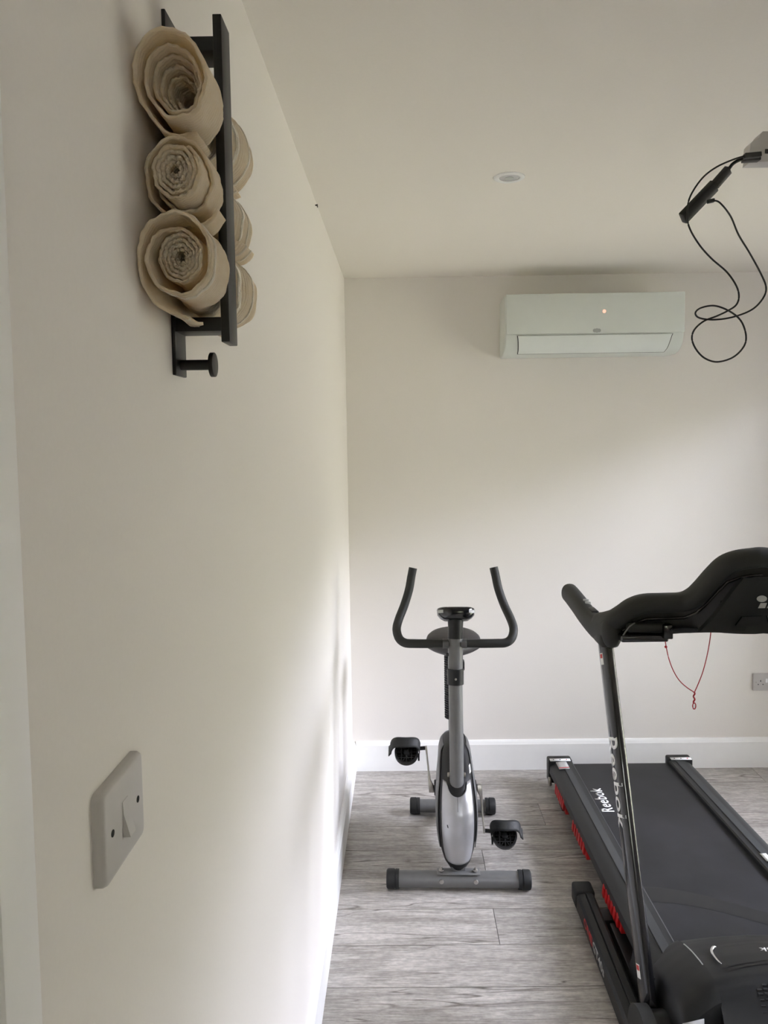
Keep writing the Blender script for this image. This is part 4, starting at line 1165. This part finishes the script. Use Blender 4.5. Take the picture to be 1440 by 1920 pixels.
tpart('air_vent', bm, 'dark_gap', hood, smooth=False)
bm = bmesh.new()
def f(u, v): x = .928+.058*u; return tv(x, 1.750-.03*(1.036-x)/.118-.003-.002*v, .211-.03*v)
grid(bm, f, 1, 1); lb = tpart('rating_label', bm, 'grey_print', hood); lb['label'] = 'pale grey rating label'; q = lb.modifiers.new('t', 'SOLIDIFY'); q.thickness = .0015
# front frame and transport wheels
bm = bmesh.new(); box(bm, XC-.36, XC+.36, 1.705, 1.755, .012, .06, .006, 2, ti); tpart('front_beam', bm, 'black_plastic')

# red safety cord looped under the console
cord = empty('safety_cord', 'thin red safety cord looped under the treadmill console', 'cord', (1.039, 2.12, .90))
ci = Vector((1.039, 2.12, .90))
def cv(u, z, y=2.12): return Vector((u, y, z))-ci
k_ = 2.115/1.95
def cp(x, z): return Vector((.2667+(x-.2667)*k_, 2.115, 1.6442+(z-1.6442)*k_))-ci
loop = [cp(.956, 1.118), cp(.962, 1.085), cp(.970, 1.046), cp(.983, 1.010), cp(1.000, .982), cp(1.020, .963), cp(1.036, .952), cp(1.040, .949)]
loop2 = [cp(1.040, .949), cp(1.050, .972), cp(1.062, 1.005), cp(1.072, 1.045), cp(1.079, 1.085), cp(1.0835, 1.125)]
bm = bmesh.new(); sweep(bm, smooth_path(loop, 6), .0014, 8, roundcap=True); sweep(bm, smooth_path(loop2, 6), .0014, 8, roundcap=True)
disc(bm, cp(.963, 1.074), (0, 1, 0), .004, .004, 12, .001)
tw = []
for k in range(25):
    t = k/24; tw.append(cp(1.0395+.0018*math.sin(t*12), .950-.030*t))
sweep(bm, tw, .0024, 8)
pts = [cp(1.040+.0042*math.sin(2*PI*k/16), .912+.0085*math.cos(2*PI*k/16)) for k in range(17)]
sweep(bm, pts, .0016, 8)
new_obj('cord', bm, 'red_cord', cord)

# ------------------------------------------------------------------ daylight: bright overcast sky, trees low on the horizon
wd = bpy.data.worlds.new('World'); bpy.context.scene.world = wd; wd.use_nodes = True
nt = wd.node_tree; bg = nt.nodes['Background']
tc = nt.nodes.new('ShaderNodeTexCoord'); sx = nt.nodes.new('ShaderNodeSeparateXYZ'); nt.links.new(tc.outputs['Generated'], sx.inputs[0])
rp = nt.nodes.new('ShaderNodeValToRGB'); e = rp.color_ramp.elements
mr = nt.nodes.new('ShaderNodeMapRange'); mr.inputs['From Min'].default_value = -.2; mr.inputs['From Max'].default_value = 1
nt.links.new(sx.outputs['Z'], mr.inputs['Value']); nt.links.new(mr.outputs[0], rp.inputs['Fac'])
zz = lambda z: (z+.2)/1.2
e[0].position = 0; e[0].color = (.12, .12, .09, 1); e[1].position = 1; e[1].color = (.88, .90, 1.05, 1)
for z, c_ in ((.16, (.11, .11, .08)), (.255, (.27, .27, .25)), (.32, (1.0, .99, 1.17)), (.55, (.96, .96, 1.18))):
    q = e.new(zz(z)); q.color = (*c_, 1)
nt.links.new(rp.outputs[0], bg.inputs['Color']); bg.inputs['Strength'].default_value = 17.5
L = bpy.data.lights.new('daylight_portal', 'AREA'); L.shape = 'RECTANGLE'; L.size = OY1-OY0; L.size_y = OZ
try: L.cycles.is_portal = True
except Exception as ex: print(ex)
lo = bpy.data.objects.new('daylight_portal', L); C.objects.link(lo); lo.location = (W+.19, (OY0+OY1)/2, OZ/2)
lo.rotation_euler = Matrix(((0, 0, 1), (1, 0, 0), (0, 1, 0))).to_euler()
L2 = bpy.data.lights.new('fill_window_portal', 'AREA'); L2.shape = 'RECTANGLE'; L2.size = VX1-VX0; L2.size_y = VZ1-VZ0; L2.cycles.is_portal = True  # portal for the added fill window
lo = bpy.data.objects.new('fill_window_portal', L2); C.objects.link(lo); lo.location = ((VX0+VX1)/2, Y0-.09, (VZ0+VZ1)/2)
lo.rotation_euler = (-PI/2, 0, 0)

# ------------------------------------------------------------------ camera
yaw, pitch, roll = -.0096, .0604, -.0143
cy, sy_ = math.cos(yaw), math.sin(yaw)
fwd = Vector((sy_, cy, 0)); right = Vector((cy, -sy_, 0)); up = Vector((0, 0, 1))
f2_ = fwd*math.cos(pitch)-up*math.sin(pitch); u2 = up*math.cos(pitch)+fwd*math.sin(pitch)
r3 = right*math.cos(roll)+u2*math.sin(roll); u3 = -right*math.sin(roll)+u2*math.cos(roll)
cam = bpy.data.cameras.new('camera'); co = bpy.data.objects.new('camera', cam); C.objects.link(co)
mt = Matrix((r3, u3, -f2_)).transposed().to_4x4(); mt.translation = (.2667, 0, 1.6442); co.matrix_world = mt
cam.sensor_fit = 'VERTICAL'; cam.sensor_height = 36; cam.lens = 1385.64*36/1920
cam.shift_x = -22.19/1920; cam.shift_y = -57.06/1920; cam.clip_start = .02
sc_ = bpy.context.scene; sc_.camera = co
sc_.view_settings.view_transform = 'Standard'; sc_.view_settings.look = 'None'; sc_.view_settings.gamma = 1
sc_.view_settings.use_curve_mapping = False; sc_.view_settings.exposure = 1.42
sc_.cycles.max_bounces = 14; sc_.cycles.diffuse_bounces = 10
